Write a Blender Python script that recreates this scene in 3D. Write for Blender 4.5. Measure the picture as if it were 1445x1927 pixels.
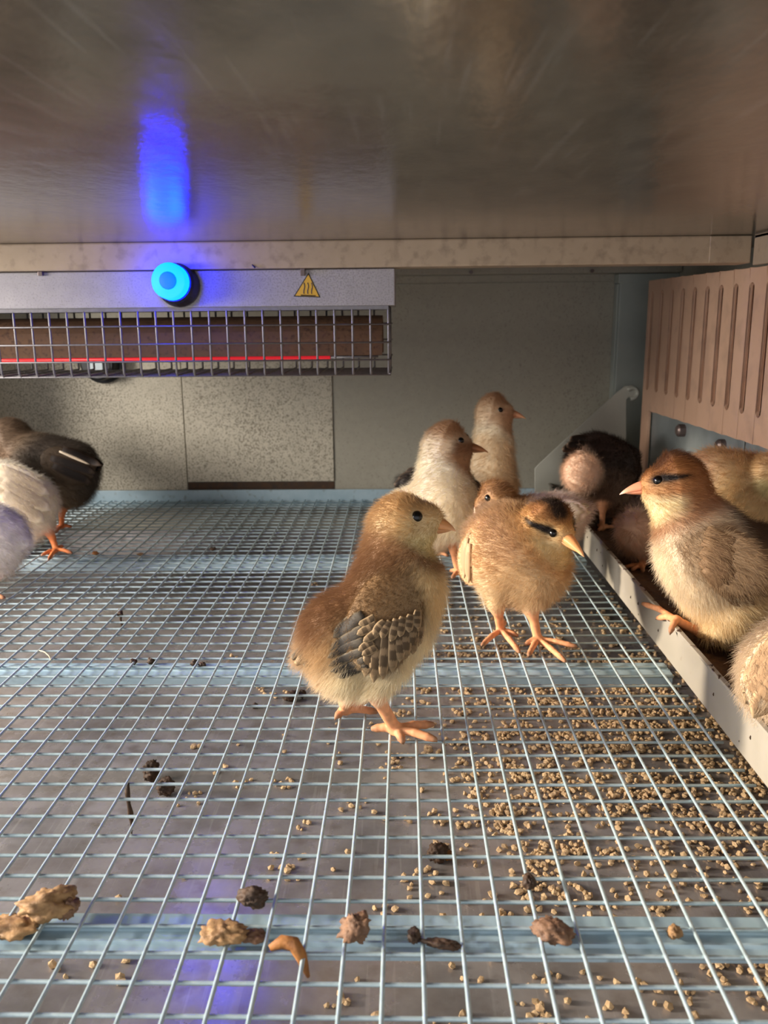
import bpy, bmesh, math, random
import numpy as np
from mathutils import Matrix, Vector

random.seed(7)
rng = np.random.default_rng(7)
C = bpy.context.scene
for o in list(bpy.data.objects):
    bpy.data.objects.remove(o)

# ------------------------------------------------------------------ camera (millimetres inside, metres in the file)
F, TH, YA, RO = 1602.8, 0.224923, 0.0229788, -0.00963199
PITCH = 12.7
H = 15.5625 * PITCH
MX0, MY0 = -0.537654 * PITCH, 16.3613 * PITCH

def ray(px, py):
    x = (px - 722.5) / F; y = (py - 963.5) / F
    c, s = math.cos(-RO), math.sin(-RO); x, y = c * x - s * y, s * x + c * y
    X, u, d = x, -y, 1.0
    c, s = math.cos(TH), math.sin(TH); Y = c * d + s * u; Z = -s * d + c * u
    c, s = math.cos(-YA), math.sin(-YA); X, Y = c * X + s * Y, -s * X + c * Y
    return np.array([X, Y, Z])
EYE = np.array([0, 0, H])
def W(px, py, d): return EYE + ray(px, py) * d
def onZ(px, py, z=0.0): r = ray(px, py); return EYE + r * ((z - H) / r[2])
def onY(px, py, y): r = ray(px, py); return EYE + r * (y / r[1])
def onX(px, py, x): r = ray(px, py); return EYE + r * (x / r[0])
S = 0.001

cam = bpy.data.cameras.new('camera')
camo = bpy.data.objects.new('camera', cam); C.collection.objects.link(camo)
fw = ray(722.5, 963.5); rt = ray(722.5 + F, 963.5) - fw; up = ray(722.5, 963.5 - F) - fw
M = Matrix.Identity(4)
for k in range(3):
    M[k][0], M[k][1], M[k][2] = rt[k], up[k], -fw[k]
M[2][3] = H * S
camo.matrix_world = M
cam.sensor_width = 36; cam.lens = F / 1927 * 36
cam.clip_start = 0.001; cam.clip_end = 30
cam.dof.use_dof = True; cam.dof.focus_distance = 0.425; cam.dof.aperture_fstop = 20
C.camera = camo

# ------------------------------------------------------------------ world, light, exposure
def lin(c):
    c = np.asarray(c, float) / 255.0
    return np.where(c <= 0.04045, c / 12.92, ((c + 0.055) / 1.055) ** 2.4)
w = bpy.data.worlds.new('world'); C.world = w; w.use_nodes = True
bg = w.node_tree.nodes['Background']
bg.inputs[0].default_value = (0.92, 0.94, 1.0, 1); bg.inputs[1].default_value = .92

def light(name, kind, loc, target, energy, col, size=None, size_y=None, angle=None):
    L = bpy.data.lights.new(name, kind); L.energy = energy; L.color = col
    if kind == 'AREA':
        L.shape = 'RECTANGLE'; L.size = size; L.size_y = size_y
    if angle is not None: L.angle = angle
    o = bpy.data.objects.new(name, L); C.collection.objects.link(o)
    o.location = loc
    o.rotation_euler = (Vector(target) - Vector(loc)).to_track_quat('-Z', 'Y').to_euler()
    return o
# low daylight entering at the open left side of the cage, and the room behind the photographer
light('sun', 'SUN', (-3, 0.42, 0.74), (0, 0.39, 0.03), 6.0, (1.0, 0.86, 0.68), angle=math.radians(4))
light('window_daylight', 'AREA', (-0.82, 0.22, 0.30), (-0.05, 0.36, 0.0), 13.0, (1.0, 0.93, 0.85), 0.4, 0.3)
C.view_settings.view_transform = 'Standard'; C.view_settings.look = 'None'
C.view_settings.exposure = 0.12; C.view_settings.gamma = 1.0; C.view_settings.use_curve_mapping = False

# ------------------------------------------------------------------ helpers
def link(o, parent=None):
    C.collection.objects.link(o)
    if parent is not None: o.parent = parent
    return o
def tag(o, label=None, cat=None, group=None, kind=None):
    if label: o['label'] = label
    if cat: o['category'] = cat
    if group: o['group'] = group
    if kind: o['kind'] = kind
    return o
def base_of(o):
    b = np.zeros(3)
    while o is not None:
        b = b + np.array(o.location) / S; o = o.parent
    return b
def mesh(name, V, Fc, smooth=False):
    me = bpy.data.meshes.new(name)
    V = np.asarray(V, float) * S
    me.from_pydata(V.tolist(), [], [list(map(int, f)) for f in Fc]); me.update()
    if smooth: me.polygons.foreach_set('use_smooth', [True] * len(me.polygons))
    return me
def obj(name, V, Fc, mat, parent=None, loc=None, smooth=False):
    """one mesh object; V is in world millimetres, stored relative to its own / its parent's base"""
    V = np.asarray(V, float)
    b = base_of(parent) if parent is not None else (np.array(loc, float) if loc is not None else np.zeros(3))
    me = mesh(name, V - b, Fc, smooth)
    if mat: me.materials.append(mat)
    o = bpy.data.objects.new(name, me); link(o, parent)
    if parent is None and loc is not None: o.location = Vector(loc) * S
    return o
def empty(name, loc):
    o = bpy.data.objects.new(name, None); o.empty_display_size = 0.01; link(o); o.location = Vector(loc) * S
    return o
class MB:
    def __init__(s): s.V = []; s.F = []
    def add(s, V, Fc):
        n = len(s.V); s.V += [list(v) for v in V]; s.F += [[i + n for i in f] for f in Fc]; return s
    def box(s, x0, x1, y0, y1, z0, z1):
        V = [(x, y, z) for x in (x0, x1) for y in (y0, y1) for z in (z0, z1)]
        return s.add(V, [(0, 1, 3, 2), (4, 6, 7, 5), (0, 4, 5, 1), (2, 3, 7, 6), (0, 2, 6, 4), (1, 5, 7, 3)])
    def tube(s, P, r, n=8, caps=True, ref=None):
        P = np.asarray(P, float); R = np.broadcast_to(np.asarray(r, float), (len(P),))
        T = np.gradient(P, axis=0); T /= np.linalg.norm(T, axis=1)[:, None] + 1e-12
        u = np.cross(T[0], [0, 0, 1.0]) if ref is None else np.asarray(ref, float)
        if np.linalg.norm(u) < 1e-3: u = np.cross(T[0], [0, 1.0, 0])
        V = []; a = np.arange(n) * 2 * np.pi / n
        for i in range(len(P)):
            u = u - T[i] * (u @ T[i]); u /= np.linalg.norm(u); v = np.cross(T[i], u)
            V += list(P[i] + R[i] * (np.cos(a)[:, None] * u + np.sin(a)[:, None] * v))
        Fc = [(i * n + k, i * n + (k + 1) % n, (i + 1) * n + (k + 1) % n, (i + 1) * n + k) for i in range(len(P) - 1) for k in range(n)]
        if caps: Fc += [tuple(range(n))[::-1], tuple((len(P) - 1) * n + k for k in range(n))]
        return s.add(V, Fc)
    def prism(s, poly, axis, a, b):
        """poly: 2-D points in the plane across `axis`, extruded from a to b"""
        def pt(q, t): q = list(q); q.insert(axis, t); return q
        n = len(poly)
        return s.add([pt(q, a) for q in poly] + [pt(q, b) for q in poly],
                     [tuple(range(n))[::-1], tuple(range(n, 2 * n))] + [(i, (i + 1) % n, n + (i + 1) % n, n + i) for i in range(n)])
    def build(s, name, mat, parent=None, loc=None, smooth=False, bevel=0):
        o = obj(name, s.V, s.F, mat, parent, loc, smooth)
        if bevel:
            bm = bmesh.new(); bm.from_mesh(o.data)
            bmesh.ops.recalc_face_normals(bm, faces=bm.faces)
            ed = [e for e in bm.edges if len(e.link_faces) == 2 and e.calc_face_angle() > 0.6]
            bmesh.ops.bevel(bm, geom=ed, offset=bevel * S, segments=2, affect='EDGES', profile=0.6)
            bm.to_mesh(o.data); bm.free()
        else:
            bm = bmesh.new(); bm.from_mesh(o.data); bmesh.ops.recalc_face_normals(bm, faces=bm.faces); bm.to_mesh(o.data); bm.free()
        return o

# ------------------------------------------------------------------ materials
def nodes(name):
    m = bpy.data.materials.new(name); m.use_nodes = True
    nt = m.node_tree; b = nt.nodes['Principled BSDF']
    def N(t, **kw):
        n = nt.nodes.new(t)
        for k, v in kw.items(): setattr(n, k, v)
        return n
    return m, nt, b, N
def sheet(name, c1, c2, rough=0.45, metal=0.6, scale=60, speck=None, speck_amt=0.5, speck_scale=350, bump=0.1, scratch=0.0, rough_var=0.15, stretch=(1, 1, 1), blotch=8, spec_th=0.62):
    """weathered sheet metal / plastic: two-tone mottling, dark specks, scratches"""
    m, nt, b, N = nodes(name); L = nt.links.new
    tc = N('ShaderNodeTexCoord'); mp = N('ShaderNodeMapping'); mp.inputs['Scale'].default_value = stretch
    L(tc.outputs['Object'], mp.inputs[0])
    n1 = N('ShaderNodeTexNoise'); n1.inputs['Scale'].default_value = scale; n1.inputs['Detail'].default_value = 8; n1.inputs['Roughness'].default_value = .65
    n0 = N('ShaderNodeTexNoise'); n0.inputs['Scale'].default_value = blotch; n0.inputs['Detail'].default_value = 4
    L(mp.outputs[0], n1.inputs[0]); L(mp.outputs[0], n0.inputs[0])
    av = N('ShaderNodeMix'); av.inputs[0].default_value = .5
    L(n1.outputs[0], av.inputs[2]); L(n0.outputs[0], av.inputs[3])
    r = N('ShaderNodeValToRGB'); r.color_ramp.elements[0].position = .32; r.color_ramp.elements[1].position = .68
    r.color_ramp.elements[0].color = (*lin(c1), 1); r.color_ramp.elements[1].color = (*lin(c2), 1)
    L(av.outputs[0], r.inputs[0]); col = r.outputs[0]
    if speck is not None:
        n2 = N('ShaderNodeTexNoise'); n2.inputs['Scale'].default_value = speck_scale; n2.inputs['Detail'].default_value = 3
        L(mp.outputs[0], n2.inputs[0])
        ad = N('ShaderNodeMath', operation='MULTIPLY_ADD'); ad.inputs[1].default_value = .35
        L(n0.outputs[0], ad.inputs[0]); L(n2.outputs[0], ad.inputs[2])
        r2 = N('ShaderNodeValToRGB'); r2.color_ramp.elements[0].position = spec_th + .08; r2.color_ramp.elements[1].position = spec_th + .30
        L(ad.outputs[0], r2.inputs[0])
        ma = N('ShaderNodeMath', operation='MULTIPLY'); ma.inputs[1].default_value = speck_amt; L(r2.outputs[0], ma.inputs[0])
        mx = N('ShaderNodeMix', data_type='RGBA'); L(ma.outputs[0], mx.inputs[0]); L(col, mx.inputs[6]); mx.inputs[7].default_value = (*lin(speck), 1)
        col = mx.outputs[2]
    rr = N('ShaderNodeMapRange'); rr.inputs[3].default_value = max(.05, rough - rough_var); rr.inputs[4].default_value = min(1, rough + rough_var)
    rr.inputs[1].default_value = .3; rr.inputs[2].default_value = .7
    L(av.outputs[0], rr.inputs[0]); ro = rr.outputs[0]
    if scratch:
        acc = None
        for rot, sc in ((.5, 9), (-.9, 7), (1.9, 11), (.1, 6)):
            mp2 = N('ShaderNodeMapping'); mp2.inputs['Rotation'].default_value = (0, 0, rot); mp2.inputs['Scale'].default_value = (sc * 30, sc * 1.3, 1)
            L(tc.outputs['Object'], mp2.inputs[0])
            n3 = N('ShaderNodeTexNoise'); n3.inputs['Scale'].default_value = 1.0; n3.inputs['Detail'].default_value = 2; n3.inputs['Distortion'].default_value = .25
            L(mp2.outputs[0], n3.inputs[0])
            r3 = N('ShaderNodeValToRGB'); r3.color_ramp.elements[0].position = .66; r3.color_ramp.elements[1].position = .71
            L(n3.outputs[0], r3.inputs[0])
            if acc is None: acc = r3.outputs[0]
            else:
                m2 = N('ShaderNodeMath', operation='MAXIMUM'); L(acc, m2.inputs[0]); L(r3.outputs[0], m2.inputs[1]); acc = m2.outputs[0]
        ms = N('ShaderNodeMath', operation='MULTIPLY'); ms.inputs[1].default_value = scratch; L(acc, ms.inputs[0])
        mx = N('ShaderNodeMix', data_type='RGBA'); L(ms.outputs[0], mx.inputs[0]); L(col, mx.inputs[6]); mx.inputs[7].default_value = (.75, .72, .68, 1)
        col = mx.outputs[2]
    L(col, b.inputs['Base Color']); L(ro, b.inputs['Roughness']); b.inputs['Metallic'].default_value = metal
    bp = N('ShaderNodeBump'); bp.inputs['Strength'].default_value = bump; bp.inputs['Distance'].default_value = .001
    L(n1.outputs[0], bp.inputs['Height']); L(bp.outputs[0], b.inputs['Normal'])
    return m
def plain(name, c, rough=0.5, metal=0.0, emit=None, estr=0.0, sss=0.0):
    m, nt, b, N = nodes(name)
    b.inputs['Base Color'].default_value = (*lin(c), 1); b.inputs['Roughness'].default_value = rough; b.inputs['Metallic'].default_value = metal
    if emit is not None:
        b.inputs['Emission Color'].default_value = (*emit, 1); b.inputs['Emission Strength'].default_value = estr
    return m
MAT = {}
MAT['ceiling'] = sheet('ceiling_steel', (84, 74, 62), (124, 112, 96), .12, .2, 70, speck=(70, 58, 48), speck_amt=.35, speck_scale=60, scratch=.06, bump=.3, blotch=7, stretch=(1, .5, 1), rough_var=.05)
MAT['wall'] = sheet('wall_galvanized', (156, 151, 136), (174, 169, 154), .6, .15, 120, speck=(90, 82, 70), speck_amt=.4, speck_scale=420, bump=.12, spec_th=.66)
MAT['panel'] = sheet('panel_galvanized', (178, 170, 151), (212, 204, 185), .55, .1, 140, speck=(96, 86, 68), speck_amt=.75, speck_scale=520, bump=.12, spec_th=.56)
MAT['beam'] = sheet('beam_metal', (158, 138, 114), (178, 158, 134), .55, .2, 60, speck=(95, 80, 66), speck_amt=.4, speck_scale=150, bump=.08)
MAT['heater'] = sheet('heater_zinc', (146, 141, 144), (168, 163, 165), .5, .3, 90, speck=(105, 98, 98), speck_amt=.5, speck_scale=800, bump=.08, spec_th=.6)
MAT['salmon'] = sheet('salmon_plastic', (196, 156, 128), (210, 172, 146), .42, 0, 30, bump=.05, rough_var=.06, speck=(150, 118, 100), speck_amt=.4, speck_scale=60)
MAT['white_plastic'] = sheet('trough_white', (146, 140, 128), (164, 157, 145), .42, 0, 40, speck=(120, 100, 80), speck_amt=.7, speck_scale=160, bump=.03, spec_th=.76)
MAT['plate_white'] = sheet('plate_white', (184, 184, 172), (196, 196, 184), .45, 0, 40, bump=.03)
MAT['post'] = sheet('post_grey', (158, 164, 158), (176, 182, 174), .5, .2, 40, bump=.04)
MAT['blue_bar'] = sheet('pale_blue_bar', (154, 180, 192), (184, 204, 214), .42, .2, 70, speck=(90, 80, 60), speck_amt=.75, speck_scale=120, bump=.05, spec_th=.7)
MAT['wire'] = sheet('zinc_wire', (150, 171, 177), (194, 209, 213), .36, .35, 300, bump=.1, speck=(96, 88, 70), speck_amt=.8, speck_scale=130, spec_th=.72)
MAT['guard_wire'] = sheet('guard_wire', (100, 97, 100), (132, 128, 130), .42, .5, 300, bump=.1)
MAT['tray'] = sheet('tray_steel', (120, 114, 111), (186, 179, 177), .27, .4, 30, speck=(110, 96, 80), speck_amt=.5, speck_scale=90, scratch=.14, bump=.07, rough_var=.14, blotch=14)
MAT['rust'] = sheet('heater_rust', (78, 54, 38), (112, 80, 56), .75, .2, 140, speck=(50, 30, 20), speck_amt=.7, speck_scale=300, bump=.3)
MAT['black'] = plain('black_plastic', (22, 22, 24), .4)
MAT['steel_plate'] = sheet('blue_grey_plate', (140, 150, 152), (176, 184, 186), .4, .6, 50, bump=.1)
MAT['bolt'] = plain('bolt_steel', (110, 96, 92), .4, .6)
MAT['red'] = plain('red_glow', (200, 30, 30), .4, 0, (1.0, .03, .05), .42)
MAT['lamp_blue'] = plain('lamp_lens', (40, 90, 255), .7, 0, (0.0, .0086, 1.0), 75)
MAT['lamp_core'] = plain('lamp_core', (20, 60, 255), .7, 0, (0.0, .0026, 1.0), 75)
MAT['sticker'] = plain('sticker_yellow', (205, 160, 50), .5)
MAT['ink'] = plain('sticker_ink', (25, 20, 18), .6)
MAT['feed'] = sheet('feed_crumb', (182, 148, 108), (214, 184, 142), .85, 0, 500, bump=.5, blotch=150)
MAT['mash'] = sheet('feed_mash', (58, 38, 24), (110, 76, 48), .9, 0, 300, bump=.8, blotch=60)
def dropping(name, a, b_): return sheet(name, a, b_, .7, 0, 260, bump=.6, blotch=120)
MAT['drop_tan'] = dropping('dropping_tan', (110, 78, 46), (176, 138, 92))
MAT['drop_dark'] = dropping('dropping_dark', (40, 26, 14), (82, 56, 34))
MAT['drop_orange'] = dropping('dropping_orange', (112, 66, 22), (170, 112, 52))
MAT['drop_pink'] = dropping('dropping_pink', (84, 58, 42), (142, 106, 78))
MAT['straw'] = plain('straw', (200, 180, 140), .7)

# ------------------------------------------------------------------ setting
XL, YB, ZC = -460.0, 935.0, 250.0
XR = 240.0
TRAY = -56.0
o = MB().box(XL, 300, 40, YB + 4, ZC, ZC + 3).build('ceiling', MAT['ceiling']); tag(o, kind='structure')
wb = MB().box(XL, 300, YB, YB + 3, TRAY - 2, ZC).build('wall_back', MAT['wall']); tag(wb, kind='structure')
# two galvanised sheets fixed over the lower left of the back wall
xa, xb = onY(347, 800, YB - 2)[0], onY(627, 800, YB - 2)[0]
MB().box(XL, xa - .8, YB - 2.0, YB, 10, 178).build('panel', MAT['panel'], wb, bevel=.4)
MB().box(xa + .6, xb - .5, YB - 3.0, YB, 20, 180).build('panel', MAT['panel'], wb, bevel=.4)
MB().box(xb + .3, 232, YB - 1.0, YB, 10, 232).build('panel', MAT['wall'], wb, bevel=.3)
MB().box(xa, xb, YB - 1.5, YB - .2, 10, 19).build('dirt_strip', MAT['drop_dark'], wb)
t1 = MB().box(XL, XR, 615, 640, 231.5, ZC).build('trim_1', MAT['beam'], bevel=1.2); tag(t1, kind='structure')
MB().box(211, XR - 1, 613.6, 615, 232, ZC - .5).build('bracket_plate', MAT['beam'], t1, bevel=.4)
t2 = MB().box(XR, XR + 3, 60, 612, 230, ZC).build('trim_2', MAT['beam'], bevel=.6); tag(t2, kind='structure')
MB().box(XR, XR + 14, 60, 612, ZC - 2.2, ZC - .2).build('flange', MAT['beam'], t2)
t3 = MB().box(XL, 285, 905, YB, 239.5, ZC).build('trim_3', MAT['wall'], bevel=.8); tag(t3, kind='structure')
pc = MB().box(226, 285, 918, YB, -2, 234).build('trim_4', MAT['post'], bevel=1); tag(pc, kind='structure')
MB().box(223.5, 286, 915.5, YB, 229.5, 239).build('post_cap', MAT['post'], pc, bevel=.8)
MB().box(223.8, 226, 921, YB - 1.5, -2, 229).build('post_lip', MAT['post'], pc, bevel=.5)
wl_ = MB().box(XL - 3, XL, 760, YB + 3, TRAY - 2, ZC).build('wall_left', MAT['wall']); tag(wl_, kind='structure')
wr = MB().box(286, 290, 40, YB, TRAY - 2, ZC).build('wall_right', MAT['wall']); tag(wr, kind='structure')
# small screws left in the rear rail
for sx in (886, 1113):
    q = onY(sx, 524, 904)
    MB().tube([(q[0], 906, 241.5), (q[0], 901.5, 241.5)], 1.9, 10).build('screw', MAT['bolt'], t3)

# wire floor: every wire a piece of its own, on pale blue crossbars
fl = empty('floor', (0, 500, 0)); tag(fl, kind='structure')
XM0, XM1 = MX0 - 34 * PITCH, 151.5
YM0, YM1 = MY0 - 9 * PITCH, MY0 + 56 * PITCH + 4
def wire_mesh(name, a, b, seed):
    r_ = np.random.default_rng(seed); n = 12
    P = np.linspace(a, b, n); off = np.cumsum(r_.normal(0, .13, (n, 3)), 0); off -= np.linspace(off[0], off[-1], n)
    return MB().tube(P + off, .72, 6)
def place_wires(mbs, count, mover):
    datas = []
    for mb in mbs:
        me = mesh('wire', np.array(mb.V) - np.array([0, 500, 0]), mb.F, True); me.materials.append(MAT['wire']); datas.append(me)
    for k in range(count):
        o_ = bpy.data.objects.new('wire', datas[k % len(datas)]); link(o_, fl); o_.location = Vector(mover(k)) * S
place_wires([wire_mesh('wire', (XM0, 0, -.7), (XM1, 0, -.7), 10 + q) for q in range(4)], 66, lambda k: (0, MY0 + (k - 9) * PITCH, 0))
place_wires([wire_mesh('wire', (0, YM0, .7), (0, YM1, .7), 20 + q) for q in range(4)], 47, lambda k: (MX0 + (k - 34) * PITCH, 0, 0))
def crossbar(y0, y1, zt, drop, ridges=(), lip=0, x1=153):
    m = MB()
    poly = [(y0, zt - drop), (y0, zt)]
    for a, hgt in sorted(ridges): poly += [(a - 1.2, zt), (a - .5, zt + hgt), (a + .5, zt + hgt), (a + 1.2, zt)]
    poly += [(y1, zt), (y1, zt - drop), (y1 - 1, zt - drop), (y1 - 1, zt - 1)]
    poly += [(y0 + 1, zt - 1), (y0 + 1, zt - drop)]
    m.prism(poly, 0, XM0 - 4, x1)
    return m.build('crossbar', MAT['blue_bar'], fl)
crossbar(235.5, 255, -3.2, 1.6, ((247.5, 1.6), (241, 1.0)))
crossbar(455, 472, -2.2, 6.0, ((467, .7), (461, .6)))
crossbar(687, 704, -2.2, 7.5, ((699, .7),))
o = MB().box(XM0 - 4, 153, 904, 926, -4, -2.2).build('crossbar', MAT['blue_bar'], fl)
MB().box(XM0 - 4, 224, 926, 929, -4, 11.5).build('crossbar', MAT['blue_bar'], fl, bevel=.5)

# dropping tray under the wire floor
tr = MB()
tr.box(XM0 - 14, 285, 60, 926, TRAY - 1.5, TRAY)
tray = tr.build('dropping_tray', MAT['tray'], loc=(0, 450, TRAY)); tag(tray, 'scratched galvanized sheet metal tray lying under the wire mesh floor', 'tray')
MB().box(XM0 - 16, XM0 - 14, 60, 926, TRAY, TRAY + 22).build('rim', MAT['tray'], tray)
MB().box(XM0 - 14, 285, 926, 928, TRAY, TRAY + 22).build('rim', MAT['tray'], tray)

# ------------------------------------------------------------------ heater with wire guard and blue lamp
YH = 622.0
he = empty('brooder_heater', (-250, YH, 204)); tag(he, 'galvanized heater box with wire guard and glowing red element under the rear beam', 'heater')
zt, zb = onY(500, 503, YH)[2] + 0.2, onY(500, 577, YH)[2]
xr = onY(743, 540, YH)[0]
MB().box(XL + 4, xr, YH, YH + 88, zb, 231).build('housing', MAT['heater'], he, bevel=.8)
g0, g1 = onY(500, 581, YH)[2], onY(500, 705, YH)[2]
gx = onY(731, 640, YH)[0]
guard = MB().box(XL + 6, gx, YH + 1, YH + 86, zb - 2.6, zb - .1).build('guard', MAT['guard_wire'], he)
gy1 = YH + 84
def gw(P, r=.85): return MB().tube(P, r, 6).build('wire', MAT['guard_wire'], guard, smooth=True)
k = 0
x = gx
while x > XL + 8:
    gw([(x, YH + 2.5, g0 + 1), (x, YH + 1.2, g0 - 2), (x, YH + 1.2, g1 + 2), (x, YH + 3.5, g1 - .2), (x, gy1 - .6, g1), (x, gy1, g1 + .6), (x, gy1, g0 + 1)])
    x -= 12.85; k += 1
for z in (g0 - 11.5, g0 - 24.2, g0 - 36.5):
    for y in (YH + .4, gy1 + .8): gw([(XL + 6, y, z), (gx + 2, y, z)], .7)
for y in np.linspace(YH + 4, gy1 - 2, 7): gw([(XL + 6, y, g1 - .9), (gx + 1.5, y, g1 - .9)], .7)
for z in (g0 - 11.5, g0 - 24.2, g0 - 36.5, g1): gw([(gx + 1, YH + 1, z), (gx + 1, gy1, z)], .7)
for y in (YH + 28, YH + 56): gw([(gx + .6, y, g0 + 1), (gx + .6, y, g1)], .8)
# rusty reflector shell hanging in the guard, a red quartz tube at its lower lip
a = np.linspace(math.radians(200), math.radians(-20), 20)
cyc, czc, rr_ = YH + 44, onY(400, 650, YH + 26)[2], 18.5
prof = [(cyc + rr_ * 1.0 * math.cos(t), czc + 19.5 * math.sin(t) * (1 if math.sin(t) > 0 else 1)) for t in a]
zlow = onY(400, 671, YH + 20)[2]
outer = [(YH + 20, zlow)] + [(YH + 20, czc + 4)] + [(cyc - rr_ * 1.25 * math.cos(t) * 1.0, czc + 6 + 15 * math.sin(t)) for t in np.linspace(0.25, math.pi - .25, 12)] + [(YH + 68, czc + 4), (YH + 68, zlow)]
inner = [(y + (1.4 if y < cyc else -1.4), z - (1.4 if z > czc + 6 else 0)) for y, z in outer][::-1]
MB().prism(outer + inner, 0, XL + 12, gx - 5).build('reflector', MAT['rust'], he)
MB().tube([(-328, YH + 24, zlow - 1.6), (-54, YH + 24, zlow - 1.6)], 1.25, 10).build('heating_tube', MAT['red'], he, smooth=True)
MB().tube([(-54, YH + 24, zlow - 1.6), (-18, YH + 24, zlow - 1.0)], 1.0, 8).build('lead_wire', MAT['guard_wire'], he, smooth=True)
MB().tube([(-440, YH + 24, zlow - 1.6), (-328, YH + 24, zlow - 1.6)], 1.2, 8).build('lead_wire', MAT['guard_wire'], he, smooth=True)
for px in (78, 570):
    q = onY(px, 512, YH)
    MB().box(q[0] - 1.6, q[0] + 1.6, YH - 3, YH + .3, q[2] - 2.6, 231.4).build('hanger_clip', MAT['bolt'], he, bevel=.3)
# blue pilot lamp
b0 = onY(337, 537, YH); t0 = onY(316, 528, YH - 22)
lamp = MB().tube([b0 + (0, .2, 0), b0 + (0, -2, 0), b0 * .6 + t0 * .4, b0 * .45 + t0 * .55], [15.2, 15.2, 14.2, 12.8], 28).build('pilot_lamp', MAT['black'], he, smooth=False)
MB().tube([b0 * .45 + t0 * .55, b0 * .4 + t0 * .6, t0 + (0, 1.5, 0), t0, t0 + (0, -.4, 0)], [11.6, 12.3, 12.3, 11, 3], 28).build('lens', MAT['lamp_blue'], lamp, smooth=True)
MB().tube([t0 + (0, -.4, 0), t0 + (0, -1.2, 0), t0 + (0, -1.5, 0)], [6, 5, 1.5], 20).build('lens_core', MAT['lamp_core'], lamp, smooth=True)
# hot-surface warning sticker (three wavy lines over a bar in a yellow triangle)
tri = [onY(x_, y_, YH - .15) for x_, y_ in ((580.5, 513), (603, 560), (552.5, 558))]
def tri_at(s_, y): 
    c_ = sum(tri) / 3
    return [(c_[0] + (v[0] - c_[0]) * s_, c_[2] + (v[2] - c_[2]) * s_) for v in tri]
st = MB().prism(tri_at(1.0, 0), 1, YH - .18, YH - .02).build('warning_sticker', MAT['ink'], he)
MB().prism(tri_at(.88, 0), 1, YH - .26, YH - .17).build('yellow_field', MAT['sticker'], st)
for q in range(3):
    pts = [onY(571.5 + q * 7.2 + 1.3 * math.sin(v * 5.5) + v * 1.5, 532 + v * 21, YH - .3) for v in np.linspace(0, 1, 9)]
    MB().tube(pts, .32, 5).build('heat_wave', MAT['ink'], st)
MB().tube([onY(566, 555.5, YH - .3), onY(594, 556.5, YH - .3)], .36, 5).build('hot_surface_bar', MAT['ink'], st)
# thin dark splinter stuck to the beam
q0, q1 = onY(474, 498, 614.6), onY(480, 504, 614.0)
MB().tube([q0, q1], [.3, .6], 6).build('splinter', MAT['black'], t1)

# black thermostat knob on the back wall, seen below the guard
kx, kz = onY(182, 683, YB - 25)[0], onY(182, 683, YB - 25)[2]
kn = empty('thermostat_knob', (kx, YB - 2, kz)); tag(kn, 'round black knob on the back wall half hidden behind the heater guard', 'knob')
MB().tube([(kx, YB - 2, kz), (kx, YB - 8, kz), (kx, YB - 9, kz), (kx, YB - 24, kz), (kx, YB - 26, kz)], [23, 23, 19.5, 18.5, 16.5], 32).build('dial', MAT['black'], kn)
MB().box(kx - 7, kx + 7, YB - 27.5, YB - 25.5, kz - 13, kz + 24).build('pointer_plate', MAT['steel_plate'], kn, bevel=.6)

# ------------------------------------------------------------------ slotted salmon panel, plates behind it, feeder trough
sp_ang = 0.052
p_rear = onX(1221, 520, XR)
YP0, YP1 = 120.0, p_rear[1] - 1
def px_to_panel(px, py):
    """point on the panel plane X = XR + ang*(YP1-Y)"""
    r = ray(px, py)
    t = (XR + sp_ang * YP1) / (r[0] + sp_ang * r[1])
    return EYE + r * t
def panel_pt(y, z, off=0.0):
    return (XR + sp_ang * (YP1 - y) + off, y, z)
ZPT = 229.8
pan = empty('slotted_panel', panel_pt(500, 80)); tag(pan, 'salmon plastic panel with a row of vertical slots above the feeder trough', 'panel')
PITCHS = None
slots = []
tops = [(1229, 545, 751), (1246, 547, 738), (1265, 546, 742), (1285, 543, 748), (1307, 541, 754), (1330, 539, 760), (1355, 535, 768), (1384, 533, 776), (1416, 530, 781), (1452, 527, 792)]
ys = []
for x_, ya_, yb_ in tops:
    a_ = px_to_panel(x_ , ya_); ys.append((a_[1], a_[2], px_to_panel(x_ - 10, yb_)[2]))
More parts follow.
